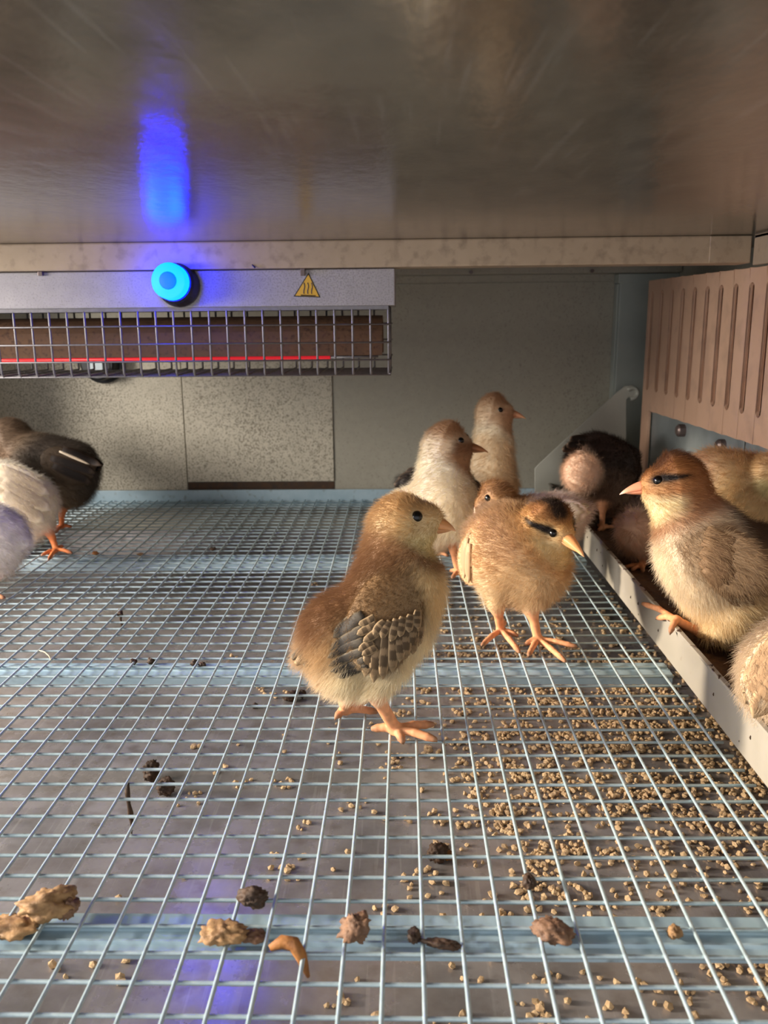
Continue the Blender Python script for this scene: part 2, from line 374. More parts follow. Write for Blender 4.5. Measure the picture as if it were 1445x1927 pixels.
# regular pitch fitted to the measured slots, carried on towards the camera
ysv = np.array([v[0] for v in ys]); kk = np.arange(len(ysv)); pf = np.polyfit(kk, ysv, 1)
zs_top = float(np.median([v[1] for v in ys])); zs_bot = float(np.median([v[2] for v in ys]))
y_s = [pf[1] + pf[0] * q for q in range(0, 22) if pf[1] + pf[0] * q > YP0 + 12]
hw = 4.2
def slab(name, y0, y1, z0, z1, t=3.0, mat='salmon', off=0.0, parent=pan, bevel=.5):
    V = [panel_pt(y, z, o_) for y in (y0, y1) for z in (z0, z1) for o_ in (off, off + t)]
    return MB().add(V, [(0, 1, 3, 2), (4, 6, 7, 5), (0, 4, 5, 1), (2, 3, 7, 6), (0, 2, 6, 4), (1, 5, 7, 3)]).build(name, MAT[mat], parent, bevel=bevel)
def slotted_sheet():
    """one sheet with round-ended slots cut through it"""
    bm = bmesh.new()
    t = 3.0
    z_lo = zo_top; z_hi = ZPT
    edges = sorted([YP0] + [v for y in y_s for v in (y - hw, y + hw)] + [YP1])
    n = 7
    def arc(y, z, s_):   # half ring from -hw to +hw
        return [(y - hw * math.cos(math.pi * i / n), z + s_ * hw * 1.0 * math.sin(math.pi * i / n)) for i in range(n + 1)]
    F2 = []
    ys_sorted = sorted(y_s)
    prev = YP0
    for y in ys_sorted:
        F2.append([(prev, z_lo), (y - hw, z_lo), (y - hw, zs_bot + hw), (y - hw, zs_top - hw), (y - hw, z_hi), (prev, z_hi)])
        F2.append(arc(y, zs_top - hw, 1) + [(y + hw, z_hi), (y - hw, z_hi)])
        F2.append([(y - hw, z_lo), (y + hw, z_lo)] + arc(y, zs_bot + hw, -1)[::-1])
        prev = y + hw
    F2.append([(prev, z_lo), (YP1, z_lo), (YP1, z_hi), (prev, z_hi), (prev, zs_top - hw), (prev, zs_bot + hw)])
    cache = {}
    def v(p):
        key = (round(p[0], 3), round(p[1], 3))
        if key not in cache: cache[key] = bm.verts.new(np.array(panel_pt(p[0], p[1])))
        return cache[key]
    faces = [bm.faces.new([v(p) for p in f]) for f in F2]
    bmesh.ops.recalc_face_normals(bm, faces=bm.faces)
    if faces[0].normal.x > 0: bmesh.ops.reverse_faces(bm, faces=bm.faces)
    r_ = bmesh.ops.extrude_face_region(bm, geom=list(bm.faces))
    vs = [g for g in r_['geom'] if isinstance(g, bmesh.types.BMVert)]
    bmesh.ops.translate(bm, verts=vs, vec=(t, 0, 0))
    bmesh.ops.recalc_face_normals(bm, faces=bm.faces)
    bm.verts.ensure_lookup_table()
    V = [list(x_.co) for x_ in bm.verts]; Fc = []
    bm.verts.index_update()
    for f in bm.faces: Fc.append([x_.index for x_ in f.verts])
    bm.free()
    return V, Fc
zo_top = px_to_panel(1227, 775)[2]
V, Fc = slotted_sheet()
MB().add(V, Fc).build('slotted_sheet', MAT['salmon'], pan, bevel=.45)
slab('frame_stile', YP1 - 20, YP1, 26, zo_top + .3)
slab('back_sheet', YP0, YP1 - 3, zs_bot - 4, ZPT - 4, t=1.2, mat='salmon', off=8.0)
slab('cover_plate', 640, YP1 - 20, 24, zo_top + 5, t=1.5, mat='steel_plate', off=4.2)
slab('cover_plate', 430, 638, 24, zo_top + 5, t=1.5, mat='steel_plate', off=4.6)
slab('cover_plate', 130, 428, 24, zo_top + 5, t=1.5, mat='steel_plate', off=5.0)
bq = px_to_panel(1278, 810)
MB().tube([bq + (5, 0, 0), bq + (-1, 0, 0), bq + (-2.5, 0, 0)], [5.6, 5.6, 4], 14).build('bolt', MAT['bolt'], pan)
for px, py in ((1352, 838),):
    q = px_to_panel(px, py); MB().tube([q + (5, 0, 0), q + (0, 0, 0), q + (-2, 0, 0)], [5, 5, 3.4], 14).build('bolt', MAT['bolt'], pan)

XT, ZR = 154.0, 24.5
ft = empty('feeder_trough', (XT + 40, 500, 0)); tag(ft, 'long white plastic feeder trough with dirty rim running along the slotted panel', 'feeder')
pr = [(XT, 1.5), (XT, ZR - .6), (XT - 1.6, ZR), (XT - 1.2, ZR + 1.2), (XT + 1.2, ZR + 1.3), (XT + 2, ZR), (XT + 2, 3.5), (XT + 82, 3.5), (XT + 82, 30), (XT + 84, 30), (XT + 84, 1.5)]
MB().prism(pr, 1, 70, 884).build('trough', MAT['white_plastic'], ft, bevel=.25)
ep = [(1006, 927), (1006, 882), (1014, 873), (1090, 803), (1160, 739), (1176, 727), (1190, 725), (1200, 735), (1200, 746), (1190, 752), (1184, 746), (1178, 752), (1178, 927)]
epw = [onY(x_, y_, 885) for x_, y_ in ep]
epw = [(v[0], max(1.5, v[2])) for v in epw]
MB().prism(epw, 1, 884.2, 887).build('end_plate', MAT['plate_white'], ft, bevel=.5)
dm = MB()
for q_ in range(70):
    y_ = rng.uniform(120, 860); s_ = rng.uniform(.5, 1.6); V0, F0 = [], []
    dm.tube([(XT + rng.uniform(-1.6, 1.6), y_, ZR + .9), (XT + rng.uniform(-1.6, 1.6), y_ + s_ * 2.2, ZR + 1.3), (XT + rng.uniform(-1.6, 1.6), y_ + s_ * 4, ZR + .9)], [.3, s_ * .55, .25], 6)
for q_ in range(26):
    y_ = rng.uniform(220, 840); z_ = rng.uniform(4, 22); s_ = rng.uniform(.35, .9)
    dm.tube([(XT - .25, y_, z_ - s_), (XT - .35, y_ + .3, z_), (XT - .25, y_ + .2, z_ + s_ * 1.4)], [s_ * .2, s_ * .5, s_ * .2], 6)
do_ = dm.build('dirt_specks', MAT['drop_dark'], ft); do_['kind'] = 'stuff'
V_ = onY(1190, 740, 884)
MB().tube([(V_[0] + 5.5 * math.cos(t), 884, V_[2] + 5.5 * math.sin(t)) for t in np.linspace(-1.9, 2.6, 12)], 2.2, 8).build('hook', MAT['plate_white'], ft, smooth=True)
# mash lying in the trough: a lumpy layer
nx, ny = 26, 230
gxv = np.linspace(XT + 2.2, XT + 81.8, nx); gyv = np.linspace(72, 882, ny)
hz = 7 + rng.normal(0, .9, (nx, ny)); 
for _ in range(2): hz = (hz + np.roll(hz, 1, 0) + np.roll(hz, 1, 1) + np.roll(hz, -1, 0)) / 4
hz += rng.normal(0, .35, (nx, ny)) + 4 * np.exp(-((gxv[:, None] - XT - 10) / 14) ** 2)
V = [(gxv[i], gyv[j], hz[i, j]) for i in range(nx) for j in range(ny)]
Fc = [(i * ny + j, (i + 1) * ny + j, (i + 1) * ny + j + 1, i * ny + j + 1) for i in range(nx - 1) for j in range(ny - 1)]
o = obj('feed_mash', V, Fc, MAT['mash'], None, (XT + 40, 480, 5)); tag(o, 'brown feed mash lying along the bottom of the white trough', 'feed', kind='stuff')


# ------------------------------------------------------------------ chicks: one smooth skin per bird (a blended distance field), down as hair
FLUFF = 2.6
def d_cone(P, a, b, r1, r2):
    ba = b - a; L2 = float(ba @ ba) + 1e-9
    t = np.clip(((P - a) @ ba) / L2, 0, 1)
    return np.linalg.norm(P - a - t[:, None] * ba, axis=1) - (r1 + (r2 - r1) * t)
def d_ell(P, c, R, r):
    q = (P - c) @ R.T
    k0 = np.linalg.norm(q / r, axis=1); k1 = np.linalg.norm(q / (r * r), axis=1) + 1e-9
    return k0 * (k0 - 1) / k1
def d_prim(P, p):
    return d_cone(P, p['a'], p['b'], p['r1'], p['r2']) if p['t'] == 'c' else d_ell(P, p['c'], p['R'], p['r'])
def field(prims, P):
    d = None
    for p in prims:
        e = d_prim(P, p)
        if d is None: d = e; continue
        k = p['k']; h = np.clip(.5 + .5 * (d - e) / k, 0, 1)
        d = d * (1 - h) + e * h - k * h * (1 - h)
    return d
def grad(prims, P, e=.25):
    g = np.stack([field(prims, P + np.eye(3)[k] * e) - field(prims, P - np.eye(3)[k] * e) for k in range(3)], 1)
    return g / (np.linalg.norm(g, axis=1)[:, None] + 1e-9)
def surface_net(prims, h):
    lo = np.full(3, 1e9); hi = -lo
    for p in prims:
        if p['t'] == 'c':
            for q, r in ((p['a'], p['r1']), (p['b'], p['r2'])): lo = np.minimum(lo, q - r); hi = np.maximum(hi, q + r)
        else: lo = np.minimum(lo, p['c'] - p['r'].max()); hi = np.maximum(hi, p['c'] + p['r'].max())
    lo -= 3 * h + 1; hi += 3 * h + 1
    n = np.ceil((hi - lo) / h).astype(int) + 1
    ax = [lo[k] + h * np.arange(n[k]) for k in range(3)]
    G = np.stack(np.meshgrid(*ax, indexing='ij'), -1).reshape(-1, 3)
    v = field(prims, G).reshape(n)
    s = v < 0
    cs = [(i, j, k) for i in (0, 1) for j in (0, 1) for k in (0, 1)]
    sl = lambda A, c: A[c[0]:n[0] - 1 + c[0], c[1]:n[1] - 1 + c[1], c[2]:n[2] - 1 + c[2]]
    cnt = sum(sl(s, c).astype(np.int8) for c in cs)
    act = (cnt > 0) & (cnt < 8)
    I = np.argwhere(act); idx = -np.ones(act.shape, int); idx[act] = np.arange(len(I))
    acc = np.zeros((len(I), 3)); num = np.zeros(len(I))
    for a in cs:
        for k in range(3):
            if a[k] == 0:
                b = list(a); b[k] = 1
                va = v[I[:, 0] + a[0], I[:, 1] + a[1], I[:, 2] + a[2]]; vb = v[I[:, 0] + b[0], I[:, 1] + b[1], I[:, 2] + b[2]]
                m = (va < 0) != (vb < 0); t = np.where(m, va / np.where(m, va - vb, 1), 0)
                pos = np.array(a, float) + t[:, None] * np.eye(3)[k]
                acc += np.where(m[:, None], pos, 0); num += m
    V = lo + h * (I + acc / num[:, None])
    Q = []
    for k in range(3):
        o1, o2 = [(1, 2), (2, 0), (0, 1)][k]
        A = s; B = np.roll(s, -1, k)
        m = A != B
        sel = [slice(1, -1)] * 3; mm = np.zeros_like(m); mm[tuple(sel)] = m[tuple(sel)]
        E = np.argwhere(mm)
        e1, e2 = np.eye(3, dtype=int)[o1], np.eye(3, dtype=int)[o2]
        q = [idx[tuple((E - e1 - e2).T)], idx[tuple((E - e2).T)], idx[tuple(E.T)], idx[tuple((E - e1).T)]]
        q = np.stack(q, 1); inside = s[tuple(E.T)]
        q[~inside] = q[~inside][:, ::-1]; Q.append(q)
    Q = np.concatenate(Q)
    for _ in range(2):
        V = V - .8 * field(prims, V)[:, None] * grad(prims, V)
    return V, Q
def sstep(a, b, x): t = np.clip((x - a) / (b - a), 0, 1); return t * t * (3 - 2 * t)
def mixc(A, B, t): return A * (1 - t[:, None]) + B * t[:, None]
def vnoise(P, s, seed):
    """smooth value noise"""
    q = P / s; i = np.floor(q).astype(int); f = q - i; f = f * f * (3 - 2 * f)
    def hsh(a): 
        n = (a[:, 0] * 73856093) ^ (a[:, 1] * 19349663) ^ (a[:, 2] * 83492791) ^ (seed * 2654435)
        n = (n ^ (n >> 13)) * 1274126177 & 0x7fffffff
        return (n % 10007) / 10007.0
    o_ = 0
    for a in (0, 1):
        for b in (0, 1):
            for c in (0, 1):
                wgt = (f[:, 0] if a else 1 - f[:, 0]) * (f[:, 1] if b else 1 - f[:, 1]) * (f[:, 2] if c else 1 - f[:, 2])
                o_ = o_ + wgt * hsh(i + np.array([a, b, c]))
    return o_

def attr_mat(name, rough, trans=0.0, spec=.2, sss=0.0):
    m, nt, b, N = nodes(name); Lk = nt.links.new
    at = N('ShaderNodeAttribute', attribute_name='tint')
    Lk(at.outputs['Color'], b.inputs['Base Color']); b.inputs['Roughness'].default_value = rough
    b.inputs['Specular IOR Level'].default_value = spec
    if sss: b.inputs['Subsurface Weight'].default_value = sss; b.inputs['Subsurface Radius'].default_value = (.004, .0016, .0008); b.inputs['Subsurface Scale'].default_value = .5
    if trans:
        out = nt.nodes['Material Output']; tl = N('ShaderNodeBsdfTranslucent'); Lk(at.outputs['Color'], tl.inputs[0])
        ms = N('ShaderNodeMixShader'); ms.inputs[0].default_value = trans
        Lk(b.outputs[0], ms.inputs[1]); Lk(tl.outputs[0], ms.inputs[2]); Lk(ms.outputs[0], out.inputs[0])
    return m
MAT['skin'] = attr_mat('chick_skin', .6, 0, .25)
MAT['down'] = attr_mat('chick_down', .75, .38, .12)
MAT['beak'] = attr_mat('chick_beak', .38, 0, .4, .15)
MAT['eye'] = plain('eye_black', (9, 7, 6), .22)
def feather_mat(name, c_edge, c_mid, c_bar, bars):
    m, nt, b, N = nodes(name); Lk = nt.links.new
    uv = N('ShaderNodeUVMap'); sx = N('ShaderNodeSeparateXYZ'); Lk(uv.outputs[0], sx.inputs[0])
    nz = N('ShaderNodeTexNoise'); nz.inputs['Scale'].default_value = 9; Lk(uv.outputs[0], nz.inputs[0])
    wv = N('ShaderNodeMath', operation='MULTIPLY_ADD'); wv.inputs[1].default_value = bars * 2 * math.pi; Lk(sx.outputs[0], wv.inputs[0])
    n2 = N('ShaderNodeMath', operation='MULTIPLY'); n2.inputs[1].default_value = 2.5; Lk(nz.outputs[0], n2.inputs[0]); Lk(n2.outputs[0], wv.inputs[2])
    sn = N('ShaderNodeMath', operation='SINE'); Lk(wv.outputs[0], sn.inputs[0])
    mr = N('ShaderNodeMapRange'); mr.inputs[1].default_value = .1; mr.inputs[2].default_value = .7; Lk(sn.outputs[0], mr.inputs[0])
    mb = N('ShaderNodeMix', data_type='RGBA'); Lk(mr.outputs[0], mb.inputs[0]); mb.inputs[6].default_value = (*lin(c_mid), 1); mb.inputs[7].default_value = (*lin(c_bar), 1)
    # pale rim at the vane edge
    ab = N('ShaderNodeMath', operation='SUBTRACT'); Lk(sx.outputs[1], ab.inputs[0]); ab.inputs[1].default_value = .5
    a2 = N('ShaderNodeMath', operation='ABSOLUTE'); Lk(ab.outputs[0], a2.inputs[0])
    mr2 = N('ShaderNodeMapRange'); mr2.inputs[1].default_value = .3; mr2.inputs[2].default_value = .5; Lk(a2.outputs[0], mr2.inputs[0])
    mr3 = N('ShaderNodeMapRange'); mr3.inputs[1].default_value = .82; mr3.inputs[2].default_value = .98; Lk(sx.outputs[0], mr3.inputs[0])
    mxx = N('ShaderNodeMath', operation='MAXIMUM'); Lk(mr2.outputs[0], mxx.inputs[0]); Lk(mr3.outputs[0], mxx.inputs[1])
    me_ = N('ShaderNodeMix', data_type='RGBA'); Lk(mxx.outputs[0], me_.inputs[0]); Lk(mb.outputs[2], me_.inputs[6]); me_.inputs[7].default_value = (*lin(c_edge), 1)
    Lk(me_.outputs[2], b.inputs['Base Color']); b.inputs['Roughness'].default_value = .65; b.inputs['Specular IOR Level'].default_value = .2
    return m
MAT['feather_bar'] = feather_mat('feather_barred', (160, 136, 104), (82, 66, 48), (128, 106, 80), 2.6)
MAT['feather_dark'] = feather_mat('feather_dark', (118, 106, 88), (56, 51, 46), (78, 71, 62), .8)
MAT['feather_brown'] = feather_mat('feather_brown', (138, 110, 82), (118, 92, 68), (140, 112, 84), 1.6)
MAT['feather_tan'] = feather_mat('feather_tan', (196, 166, 128), (174, 140, 106), (188, 156, 120), 1.0)
MAT['feather_pale'] = feather_mat('feather_pale', (232, 216, 192), (214, 194, 168), (222, 204, 180), 1.0)
MAT['feather_black'] = feather_mat('feather_black', (74, 60, 50), (34, 28, 26), (46, 38, 34), 1.0)

def set_tint(me, col, domain='POINT'):
    at = me.attributes.new('tint', 'FLOAT_COLOR', domain)
    c4 = np.ones((len(col), 4), np.float32); c4[:, :3] = col
    at.data.foreach_set('color', c4.ravel())

def sphere_mesh(c, r, sc=(1, 1, 1), nu=16, nv=10):
    V = [c + r * np.array([0, 0, 1]) * sc[2]]
    for j in range(1, nv):
        a = math.pi * j / nv
        for i in range(nu):
            t = 2 * math.pi * i / nu; V.append(c + r * np.array([sc[0] * math.sin(a) * math.cos(t), sc[1] * math.sin(a) * math.sin(t), sc[2] * math.cos(a)]))
    V.append(c - r * np.array([0, 0, 1]) * sc[2])
    Fc = [(0, 1 + i, 1 + (i + 1) % nu) for i in range(nu)]
    for j in range(nv - 2):
        for i in range(nu):
            a, b = 1 + j * nu + i, 1 + j * nu + (i + 1) % nu; Fc.append((a, a + nu, b + nu, b))
    Fc += [(len(V) - 1, 1 + (nv - 2) * nu + (i + 1) % nu, 1 + (nv - 2) * nu + i) for i in range(nu)]
    return np.array(V), Fc

def feather(name, prims, P0, P1, view, width, lift, mat, parent, bend=0.0, curl=.25, tip=.9):
    """a vane lying on the bird: root P0 to tip P1 (points dropped onto the skin along `view`)"""
    n = 9; m = 5
    ax_ = P1 - P0; side = np.cross(ax_, view); side /= np.linalg.norm(side) + 1e-9
    ts = np.linspace(0, 1, n)
    prof = np.sqrt(np.clip(np.sin(np.pi * np.clip(ts * .80 + .14, 0, 1)), 0, 1)) * np.where(ts > tip, np.sqrt(np.clip(1 - ((ts - tip) / (1 - tip + 1e-6)) ** 2, .02, 1)), 1)
    pts = np.array([P0 + ax_ * t + side * bend * math.sin(math.pi * t) + side * (u - .5) * width * prof[i] for i, t in enumerate(ts) for u in np.linspace(0, 1, m)])
    # march along the view direction to the skin
    Q = pts - view * 26; dist = np.zeros(len(Q))
    for _ in range(46):
        d = field(prims, Q + view * dist[:, None]); dist += np.where(dist < 60, np.clip(d, -2, 4) * .85, 0)
    d = field(prims, Q + view * dist[:, None])
    ok = (np.abs(d) < 1) & (dist < 60)
    med = np.median(dist[ok]) if ok.any() else 26
    dist = np.where(ok, dist, med); dist = np.clip(dist, med - 7, med + 7)
    Dg = dist.reshape(n, m); Dg = (Dg + np.roll(Dg, 1, 0) + np.roll(Dg, -1, 0)) / 3 if n > 4 else Dg
    Dg[0] = dist.reshape(n, m)[0]; Dg[-1] = dist.reshape(n, m)[-1]
    P = Q + view * Dg.reshape(-1)[:, None]
    uu = np.tile(np.linspace(0, 1, m), n); tt = np.repeat(ts, m)
    P = P - view * (lift + curl * 2 * (tt ** 2) + .5 * (1 - (2 * uu - 1) ** 2))[:, None]
    P2 = P + view * .35
    V = np.vstack([P, P2]); Fc = []
    for i in range(n - 1):
        for j in range(m - 1):
            a = i * m + j; Fc.append((a, a + 1, a + m + 1, a + m)); Fc.append((n * m + a, n * m + a + m, n * m + a + m + 1, n * m + a + 1))
    rim = [j for j in range(m)] + [i * m + m - 1 for i in range(1, n)] + [(n - 1) * m + j for j in range(m - 2, -1, -1)] + [i * m for i in range(n - 2, 0, -1)]
    for a, b in zip(rim, rim[1:] + rim[:1]): Fc.append((a, n * m + a, n * m + b, b))
    o_ = obj(name, V, Fc, mat, parent, smooth=True)
    uvl = o_.data.uv_layers.new(name='UVMap'); vi = np.empty(len(o_.data.loops), int); o_.data.loops.foreach_get('vertex_index', vi)
    U = np.stack([np.concatenate([tt, tt])[vi], np.concatenate([uu, uu])[vi]], 1).astype(np.float32)
    uvl.data.foreach_set('uv', U.ravel())
    return o_

def soft(c):
    c = np.asarray(c, float); g = c.mean(); c = g + (c - g) * .82
    return c + (255 - c) * .10
def unit(v): v = np.asarray(v, float); return v / (np.linalg.norm(v) + 1e-12)

def make_chick(label, d0, body, head, beak, eye, legs, pal, base_px=None, zfloor=1.4, vox=1.2, strands=16000, hair=1.0,
               wings=(), tail=None, head_scale=1.0, seed=1, fl=FLUFF, beak_w=9.0, eye_r=2.8, name='chick', group=None, stripe=0.0, rump_t=(-.25, -.75), wing_hair=.28, hair_r=.075):
    """every position is (px, py, depth offset) read from the photograph and turned into a point in the cage"""
    def Q(p): return W(p[0], p[1], d0 + (p[2] if len(p) > 2 else 0))
    def R(rp, p): return max(1.2, rp * (d0 + (p[2] if len(p) > 2 else 0)) / F - fl)
    prims = []; nb = 0
    for a, ra, b, rb, k in body:
        prims.append(dict(t='c', a=Q(a), b=Q(b), r1=R(ra, a), r2=R(rb, b), k=k, g='body'))
    hp, hr, fp, fr = head
    hc = Q(hp); fc = Q(fp); bk = Q(beak)
    hr_ = R(hr, hp); fr_ = R(fr, fp)
    prims.append(dict(t='c', a=hc, b=fc, r1=hr_, r2=fr_, k=7.0, g='head'))
    hf = unit(bk - hc); hf_l = unit(np.cross([0, 0, 1], hf)); hu = np.cross(hf, hf_l)
    for wq in wings:
        c = Q(wq['c']); view = unit(wq.get('view', None) if wq.get('view', None) is not None else unit(c - EYE))
        e1 = Q(wq['tip']) - c; e1 -= view * (e1 @ view); Lw = np.linalg.norm(e1); e1 = unit(e1); e2 = np.cross(view, e1)
        # seat the pad in the skin
        q = c - view * 30; dd = 0.0
        for _ in range(40): dd += float(np.clip(field(prims, (q + view * dd)[None])[0], -2, 5)) * .9
        cs_ = q + view * (dd + wq.get('sink', 1.5))
        prims.append(dict(t='e', c=cs_, R=np.stack([e1, e2, view]), r=np.array([Lw, wq['w'] * d0 / F, wq.get('th', 4.5)]), k=wq.get('k', 2.2), g='wing'))
    for lg in legs:
        pts = []
        for q in lg['chain']:
            pts.append((Q(q) if len(q) == 4 else Q(q[:2] + (q[2],)), q[3]) if len(q) == 4 else (Q(q), 3.0))
        foot = onZ(*lg['foot'], zfloor + 2.4) if 'foot' in lg else np.array(lg['foot_w'], float)
        for (a, ra), (b, rb) in zip(pts[:-1], pts[1:]):
            prims.append(dict(t='c', a=a, b=b, r1=ra, r2=rb, k=5.0 if ra > 4.5 else 2.2, g='body' if ra > 4.5 else 'leg'))
        a, ra = pts[-1]
        rs = lg.get('r', 2.5)
        prims.append(dict(t='c', a=a, b=foot, r1=max(rs, min(ra, 3.2)), r2=rs, k=1.8, g='leg'))
        prims.append(dict(t='c', a=foot + (0, 0, .4), b=foot + (0, 0, .2), r1=rs * 1.12, r2=rs * 1.12, k=1.5, g='leg'))
        for tq in lg['toes']:
            if isinstance(tq, dict): end = np.array(tq['w'], float)
            else: end = onZ(tq[0], tq[1], zfloor + (tq[2] if len(tq) > 2 else 1.5))
            mid = (foot + end) / 2 + np.array([0, 0, lg.get('arch', .8)])
            rt_ = lg.get('rt', 1.75)
            prims.append(dict(t='c', a=foot, b=mid, r1=rt_ * 1.12, r2=rt_, k=1.2, g='leg'))
            prims.append(dict(t='c', a=mid, b=mid * .35 + end * .65, r1=rt_ * 1.06, r2=rt_ * .94, k=.6, g='leg'))
            e2_ = mid * .35 + end * .65
            prims.append(dict(t='c', a=e2_, b=end, r1=rt_ * 1.0, r2=rt_ * .74, k=.6, g='leg'))
            cl = end + unit(end - mid) * 2.2 + np.array([0, 0, -.6])
            prims.append(dict(t='c', a=end, b=cl, r1=rt_ * .55, r2=.35, k=.5, g='claw'))
    V, Qd = surface_net(prims, vox)
    # region weights
    dist = {}
    for p in prims:
        e = d_prim(V, p); dist[p['g']] = np.minimum(dist.get(p['g'], np.full(len(V), 99.0)), e)
    wk = {k: np.exp(-np.clip(v, -3, 60) / 1.6) for k, v in dist.items()}
    sm = sum(wk.values()); wk = {k: v / sm for k, v in wk.items()}
    z = np.zeros(len(V)); wl = wk.get('leg', z); wc = wk.get('claw', z); ww = wk.get('wing', z)
    B0, B1 = Q(body[0][0]), Q(body[0][2])            # rump -> breast axis
    axb = unit(B1 - B0); Lb = np.linalg.norm(B1 - B0)
    upb = unit(np.array([0, 0, 1.0]) - axb * axb[2])
    def color(P, Nn):
        t = ((P - B0) @ axb) / Lb
        rad = R(body[0][1], body[0][0])
        u = ((P - B0 - np.outer((P - B0) @ axb, axb)) @ upb) / rad
        ns = vnoise(P, 5.0, seed) * .6 + vnoise(P, 2.2, seed + 3) * .4
        c_ = {k: lin(soft(v)) for k, v in pal.items()}
        col = mixc(np.tile(c_['belly'], (len(P), 1)), np.tile(c_['side'], (len(P), 1)), sstep(-.6, .1, u + .25 * (ns - .5)))
        col = mixc(col, np.tile(c_['back'], (len(P), 1)), sstep(.1, .75, u + .3 * (ns - .5)))
        col = mixc(col, np.tile(c_['breast'], (len(P), 1)), sstep(.75, 1.25, t - .35 * np.clip(u, 0, 2) + .2 * (ns - .5)))
        col = mixc(col, np.tile(c_['rump'], (len(P), 1)), sstep(rump_t[0], rump_t[1], t))
        # neck and head
        q = (P - hc) / hr_; hx, hy, hz_ = q @ hf, q @ hf_l, q @ hu
        dh = np.linalg.norm(np.stack([np.clip(hx, -9, 0) + np.clip(hx - .8, 0, 9), hy, hz_], 1), axis=1)
        colh = np.tile(c_['head'], (len(P), 1))
        colh = mixc(colh, np.tile(c_['crown'], (len(P), 1)), sstep(.15, .75, hz_ - .1 * hx + .25 * (ns - .5)))
        colh = mixc(colh, np.tile(c_['face'], (len(P), 1)), sstep(.05, .55, hx) * sstep(.55, .2, hz_))
        colh = mixc(colh, np.tile(c_['cheek'], (len(P), 1)), sstep(.0, -.4, hz_) * sstep(-.5, .1, hx))
        if stripe:
            ln_ = np.exp(-((hz_ - eyeh[2] - .04) / (.05 + .11 * sstep(-.45, eyeh[0], hx))) ** 2) * sstep(-.5, -.3, hx) * sstep(eyeh[0] + .34, eyeh[0] + .1, hx) * sstep(.3, .6, np.abs(hy))
            colh = mixc(colh, np.tile(lin((24, 14, 9)), (len(P), 1)), np.clip(ln_ * stripe, 0, 1))
            cr = np.exp(-(hy / .36) ** 2) * sstep(.25, .6, hz_) * sstep(.75, .3, hx)
            colh = mixc(colh, np.tile(c_['stripe'], (len(P), 1)), np.clip(cr * stripe, 0, 1))
        coln = np.tile(c_['neck'], (len(P), 1))
        col = mixc(coln, col, sstep(1.35, 2.0, dh)); col = mixc(colh, col, sstep(1.0, 1.45, dh + .12 * (ns - .5)))
        return col * (.86 + .28 * ns)[:, None]
    # eyes: the visible one where the photograph has it, its twin mirrored through the head
    eq = EYE.copy(); dv = unit(ray(eye[0], eye[1])); tt_ = np.linalg.norm(hc - EYE) - 3 * hr_
    for _ in range(60): tt_ += float(np.clip(field(prims, (eq + dv * tt_)[None])[0], -2, 6)) * .9
    e1p = eq + dv * tt_
    if np.linalg.norm(e1p - hc) > 1.6 * hr_: e1p = hc + hr_ * (hf * .45 + hf_l * .85 * (1 if (EYE - hc) @ hf_l > 0 else -1) + hu * .15)
    qe = (e1p - hc) / hr_; eyeh = np.array([qe @ hf, qe @ hf_l, qe @ hu])
    if abs(eyeh[1]) < .35: eyeh[1] = .6 * (1 if eyeh[1] >= 0 else -1)
    e2p = hc + hr_ * (hf * eyeh[0] - hf_l * eyeh[1] + hu * eyeh[2])
    Nv = grad(prims, V)
    col = color(V, Nv)
    if 'wing' in dist: col = mixc(col, np.tile(lin(pal['wing']), (len(V), 1)), np.clip(ww * 1.5, 0, 1) * .85)
    legc = np.tile(lin(pal['leg']), (len(V), 1)) * (.8 + .4 * vnoise(V, 1.6, seed + 9))[:, None]
    col = mixc(col, legc, np.clip(wl * 1.6, 0, 1)); col = mixc(col, np.tile(lin((74, 52, 40)), (len(V), 1)), np.clip(wc * 1.3, 0, 1))
    # bare ring of skin at the eyes
    base = np.array([V[:, 0].mean(), V[:, 1].mean(), zfloor])
    ch = obj(name, V, Qd, MAT['skin'], None, base, smooth=True)
    set_tint(ch.data, col); tag(ch, label, 'chick', group)
    for e_ in (e1p, e2p):
        n_ = grad(prims, e_[None])[0]
        Vs, Fs = sphere_mesh(e_ - n_ * eye_r * .5, eye_r); obj('eye', Vs, Fs, MAT['eye'], ch, smooth=True)
    # beak: two mandibles lofted from the face to the tip
    tdir = hf; side = hf_l; upv = np.cross(hf, hf_l)
    tt_ = 0.0; q = bk + 0
    Lk = 0.0
    st_ = hc + hf * hr_ * .6
    ts_ = np.linspace(0, 1, 60); line = st_ + (bk - st_) * ts_[:, None]; dl = field(prims, line); kx_ = int(np.argmax(dl > -2.2)) if (dl > -2.2).any() else 30
    root = line[kx_]; Lb_ = np.linalg.norm(bk - root)
    def mand(nm, upper):
        nseg, m = 9, 12; VV = []
        for i in range(nseg):
            t = i / (nseg - 1)
            wd = beak_w * .5 * (1 - t) ** .75 + .25; hgt = (beak_w * .46 if upper else beak_w * .30) * (1 - t ** 1.4) ** .8 + .2
            drop = (-1.1 * t ** 2.2 * (1 if upper else .1) + (0 if upper else -.05)) * beak_w / 7
            Lm = Lb_ if upper else Lb_ * .82
            c_ = root + tdir * Lm * t + upv * (drop + (.25 if upper else -.35))
            for a in range(m):
                th = 2 * math.pi * a / m; y_, z_ = math.cos(th), math.sin(th)
                zz = z_ * hgt * (1.0 if z_ > 0 else .18) if upper else z_ * hgt * (.15 if z_ > 0 else 1.0)
                VV.append(c_ + side * wd * y_ + upv * zz)
        FF = [(i * m + a, i * m + (a + 1) % m, (i + 1) * m + (a + 1) % m, (i + 1) * m + a) for i in range(nseg - 1) for a in range(m)] + [tuple(range(m))[::-1], tuple((nseg - 1) * m + a for a in range(m))]
